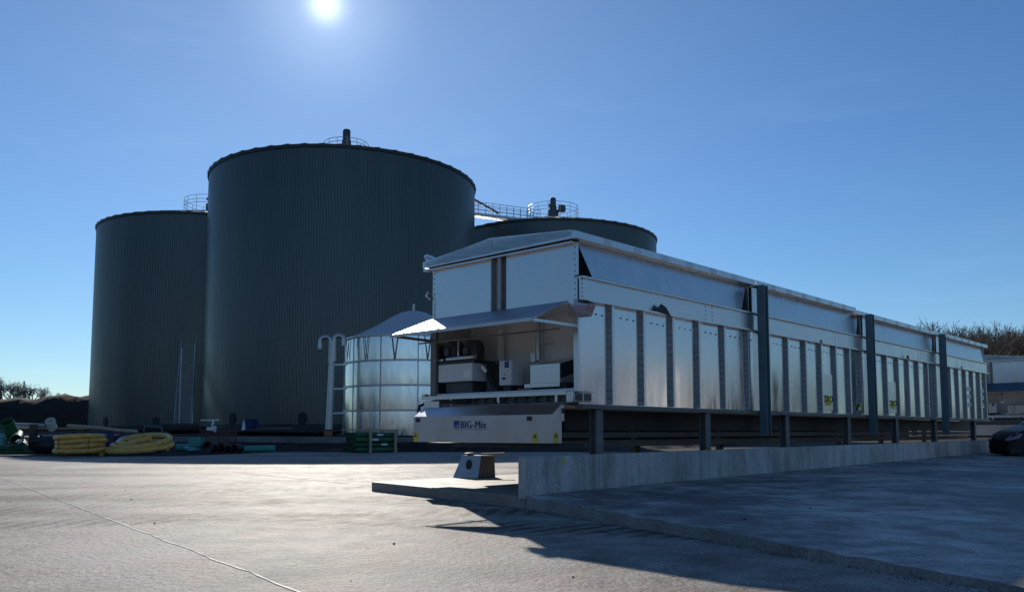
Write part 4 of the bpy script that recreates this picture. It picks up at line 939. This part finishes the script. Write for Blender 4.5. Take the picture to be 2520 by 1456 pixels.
for s_ in (-1, 1):
    q = MB(); q.prism([(0.12, s_ * 0.555, 0.93), (1.9, s_ * 0.555, 0.93), (1.75, s_ * 0.49, 1.18), (0.5, s_ * 0.485, 1.20)], (0, s_ * 0.012, 0)); q.build('side_window', 'car_glass', car)
    h = MB(); h.prism([(-0.985, s_ * 0.30, 0.53), (-0.99, s_ * 0.44, 0.52), (-0.70, s_ * 0.56, 0.60), (-0.60, s_ * 0.565, 0.72), (-0.72, s_ * 0.52, 0.74), (-0.88, s_ * 0.40, 0.66)], (-0.025, s_ * 0.02, 0.02)); h.build('headlight', 'lamp_glass', car, bevel=0.01)
q = MB(); q.prism([(0.04, -0.42, 1.045), (0.04, 0.42, 1.045), (0.40, 0.38, 1.255), (0.40, -0.38, 1.255)], (-0.01, 0, 0.012)); q.build('windscreen', 'car_glass', car)
for x in (-0.30, 1.75):
    for s_ in (-1, 1):
        wv = MB(); wv.tube([(x, s_ * 0.56, 0.225), (x, s_ * 0.595, 0.225)], 0.225, 28); wv.tube([(x, s_ * 0.40, 0.225), (x, s_ * 0.56, 0.225)], 0.225, 28)
        wo = wv.build('wheel', 'black_rubber', car, smooth=40)
        rm = MB(); rm.tube([(x, s_ * 0.59, 0.225), (x, s_ * 0.60, 0.225)], 0.14, 24)
        for i in range(5):
            a = 2 * PI * i / 5; rm.tube([(x, s_ * 0.605, 0.225), (x + 0.14 * math.cos(a), s_ * 0.603, 0.225 + 0.14 * math.sin(a))], 0.018, 6)
        rm.build('rim', 'galvanised', wo, smooth=40)

# ------------------------------------------------------------------ bare trees
def tree_geo(mb, base, h, seed, spread=0.75, lev=5, minr=0.03, lean=(0, 0), trunk_len=0.28):
    rq = random.Random(seed)
    def branch(p, d, L, r, lv):
        n = 2 if lv < 3 else 1
        pts = [p]; q = p; dd = d
        for i in range(n):
            dd = (dd + Vector((rq.uniform(-.18, .18), rq.uniform(-.18, .18), rq.uniform(-.02, .12)))).normalized(); q = q + dd * (L / n); pts.append(q)
        r2 = max(minr * 0.7, r * 0.62); mb.tube(pts, r, 5 if lv < 2 else 3, caps=False, r1=r2)
        if lv >= lev: return
        k = rq.choice((3, 3, 4)) if lv < 3 else rq.choice((2, 3))
        for i in range(k):
            ang = rq.uniform(0.25, spread); az_ = rq.uniform(0, 6.28)
            ax_ = dd.orthogonal().normalized(); ax_.rotate(Matrix.Rotation(az_, 3, dd))
            nd = (dd * math.cos(ang) + ax_ * math.sin(ang)); nd.z += 0.12; nd.normalize()
            st = pts[-1] if i == 0 or lv == 0 else pts[-1].lerp(pts[0], rq.uniform(0, 0.55))
            branch(st, nd, L * rq.uniform(0.58, 0.82), r2 * rq.uniform(0.7, 0.95), lv + 1)
    branch(Vector(base), Vector((lean[0], lean[1], 1)).normalized(), h * trunk_len, h * 0.018, 0)
def tree(px, d, top_py, seed, label, mname='bark', spread=0.75, name='bare_tree', group=None, lev=6, base=None, tl=0.28):
    x = at(px, d); zb = zg(x, d) if base is None else base; ht = (1 + (1057 - top_py) / 2070 * d) - zb
    t = thing(name, label, 'tree' if name != 'bare_bush' else 'bush', (x, d, zb - 0.2), 0, group)
    m = MB(); tree_geo(m, (0, 0, 0), 10, seed, spread, lev, minr=0.018, trunk_len=tl)
    zm = max(p[2] for p in m.v); k = (ht + 0.2) / zm
    m.v = [(p[0] * k, p[1] * k, p[2] * k) for p in m.v]
    m.build('crown', mname, t)
    MB().tube([(0, 0, -0.3), (0, 0, ht * tl * 0.8)], ht * 0.02, 8).build('trunk', mname, t)
    return t
tree(2246, 125, 774, 5, 'bare rounded tree rising on its own above the feeder roof', spread=0.8)
tree(2212, 140, 783, 8, 'low bare tree at the left end of the wood', spread=0.85)
tree(2352, 118, 783, 12, 'broad bare tree at the near edge of the wood', spread=0.8)
tree(2400, 120, 792, 15, 'bare tree beside the broadest one at the edge of the wood', spread=0.8)
wd = MB(); rw = random.Random(77)
for i in range(110):
    d = rw.uniform(126, 190); px = rw.uniform(2325, 2760); x = at(px, d); zb = zg(x, d)
    topz = 1 + (1057 - rw.uniform(780, 822)) / 2070 * d
    m = MB(); tree_geo(m, (0, 0, 0), 10, 500 + i, 0.66, 5 if d > 150 else 6, minr=0.022)
    k = (topz - zb) / max(p[2] for p in m.v)
    wd.add([(x + p[0] * k * 0.8, d + p[1] * k * 0.8, zb + p[2] * k) for p in m.v], m.f)
o = wd.build('wood', 'bark'); tag(o, 'brown leafless wood on the slope beyond the feeders', 'wood', kind='stuff')
for i, (px, d, ty, s_) in enumerate(((12, 164, 924, 31), (38, 166, 930, 32), (70, 163, 938, 33), (100, 165, 946, 34), (144, 168, 960, 35), (-30, 164, 915, 36))):
    tree(px, d, ty, s_, ('thick bare bush near the left edge above the earth bank', 'bare bush in front of the far pylon', 'bare bush right of the pylon foot', 'low bare bush at the right of the row on the bank', 'smallest bare bush standing apart nearest the tank', 'bare bush cut by the left edge of the photo')[i], 'bark_grey', spread=0.95, name='bare_bush', group='bare bushes behind the earth bank', base=5.6, tl=0.18)
rb_ = random.Random(19)
bush_at = ((-8, 'bare bush cut by the photo edge beside the thickest one'), (2, 'leaning bare bush in the dense clump at the left edge'), (24, 'upright bare bush in the dense clump left of the pylon'), (50, 'bare bush in the clump just left of the pylon'), (60, 'bare bush straight below the pylon top'), (84, 'wide bare bush in the clump right of the pylon'), (112, 'low bare bush at the thin end of the clump'))
for i, (px, lb) in enumerate(bush_at):
    tree(px, 160 + rb_.uniform(-2, 6), 926 + 0.26 * max(0, px) + rb_.uniform(-4, 6), 60 + i, lb, 'bark_grey', spread=1.0, name='bare_bush', group='bare bushes behind the earth bank', base=5.2, tl=0.13)
# hedge-like far strip that closes the horizon
fh = MB(); rh = random.Random(3)
vs = []; nH = 160
for i in range(nH + 1):
    a = R(-75 + 150 * i / nH); d = 520; vs += [(d * math.sin(a), d * math.cos(a), 0), (d * math.sin(a), d * math.cos(a), 5 + 2.5 * math.sin(i * 0.7) + rh.uniform(-1, 1.6)), ((d + 40) * math.sin(a), (d + 40) * math.cos(a), 4)]
fh.add(vs, [(3 * i, 3 * i + 3, 3 * i + 4, 3 * i + 1) for i in range(nH)] + [(3 * i + 1, 3 * i + 4, 3 * i + 5, 3 * i + 2) for i in range(nH)])
tag(fh.build('distant_hill', 'earth', smooth=60), kind='structure')
# unseen wooded rise, inferred to the right, added behind to hide the yellow horizon
fh = MB(); vs = []
for i in range(nH + 1):
    a = R(62 + 228 * i / nH); d = 150 + 12 * math.sin(i * 0.21); hh = 11 + 1.8 * math.sin(i * 0.33) + 1.2 * math.sin(i * 1.1) + rh.uniform(-0.8, 0.8)
    vs += [(d * math.sin(a), d * math.cos(a), -0.2), ((d + 4) * math.sin(a), (d + 4) * math.cos(a), hh * 0.8), ((d + 12) * math.sin(a), (d + 12) * math.cos(a), hh), ((d + 60) * math.sin(a), (d + 60) * math.cos(a), hh * 0.7)]
fh.add(vs, [(4 * i + k, 4 * i + 4 + k, 4 * i + 5 + k, 4 * i + 1 + k) for i in range(nH) for k in range(3)])
tag(fh.build('unseen_wooded_hill', 'woodland', smooth=60), kind='structure')
# far pylon
py_ = thing('pylon', 'faint lattice pylon far off above the bushes', 'pylon', (at(58, 420), 420, 0))
hp_ = 1 + (1057 - 933) / 2070 * 420
pm = MB()
for sx in (-1, 1):
    for sy in (-1, 1): pm.tube([(sx * 2.2, sy * 2.2, 0), (sx * 0.9, sy * 0.9, hp_ * 0.6), (sx * 0.15, sy * 0.15, hp_)], 0.12, 4)
for k in range(10):
    z = hp_ * k / 10; z2 = hp_ * (k + 1) / 10
    wv = 2.2 * (1 - k / 10) + 0.15; w2 = 2.2 * (1 - (k + 1) / 10) + 0.15
    for sy in (-1, 1): pm.tube([(-wv, sy * wv, z), (w2, sy * w2, z2)], 0.07, 4); pm.tube([(wv, sy * wv, z), (-w2, sy * w2, z2)], 0.07, 4)
pm.build('mast', 'pylon_steel', py_)
am = MB()
for z, hw in ((0.72, 4.2), (0.84, 3.2)): am.tube([(-hw, 0, hp_ * z), (0, 0, hp_ * (z + 0.03)), (hw, 0, hp_ * z)], 0.1, 4)
am.build('cross_arm', 'pylon_steel', py_)
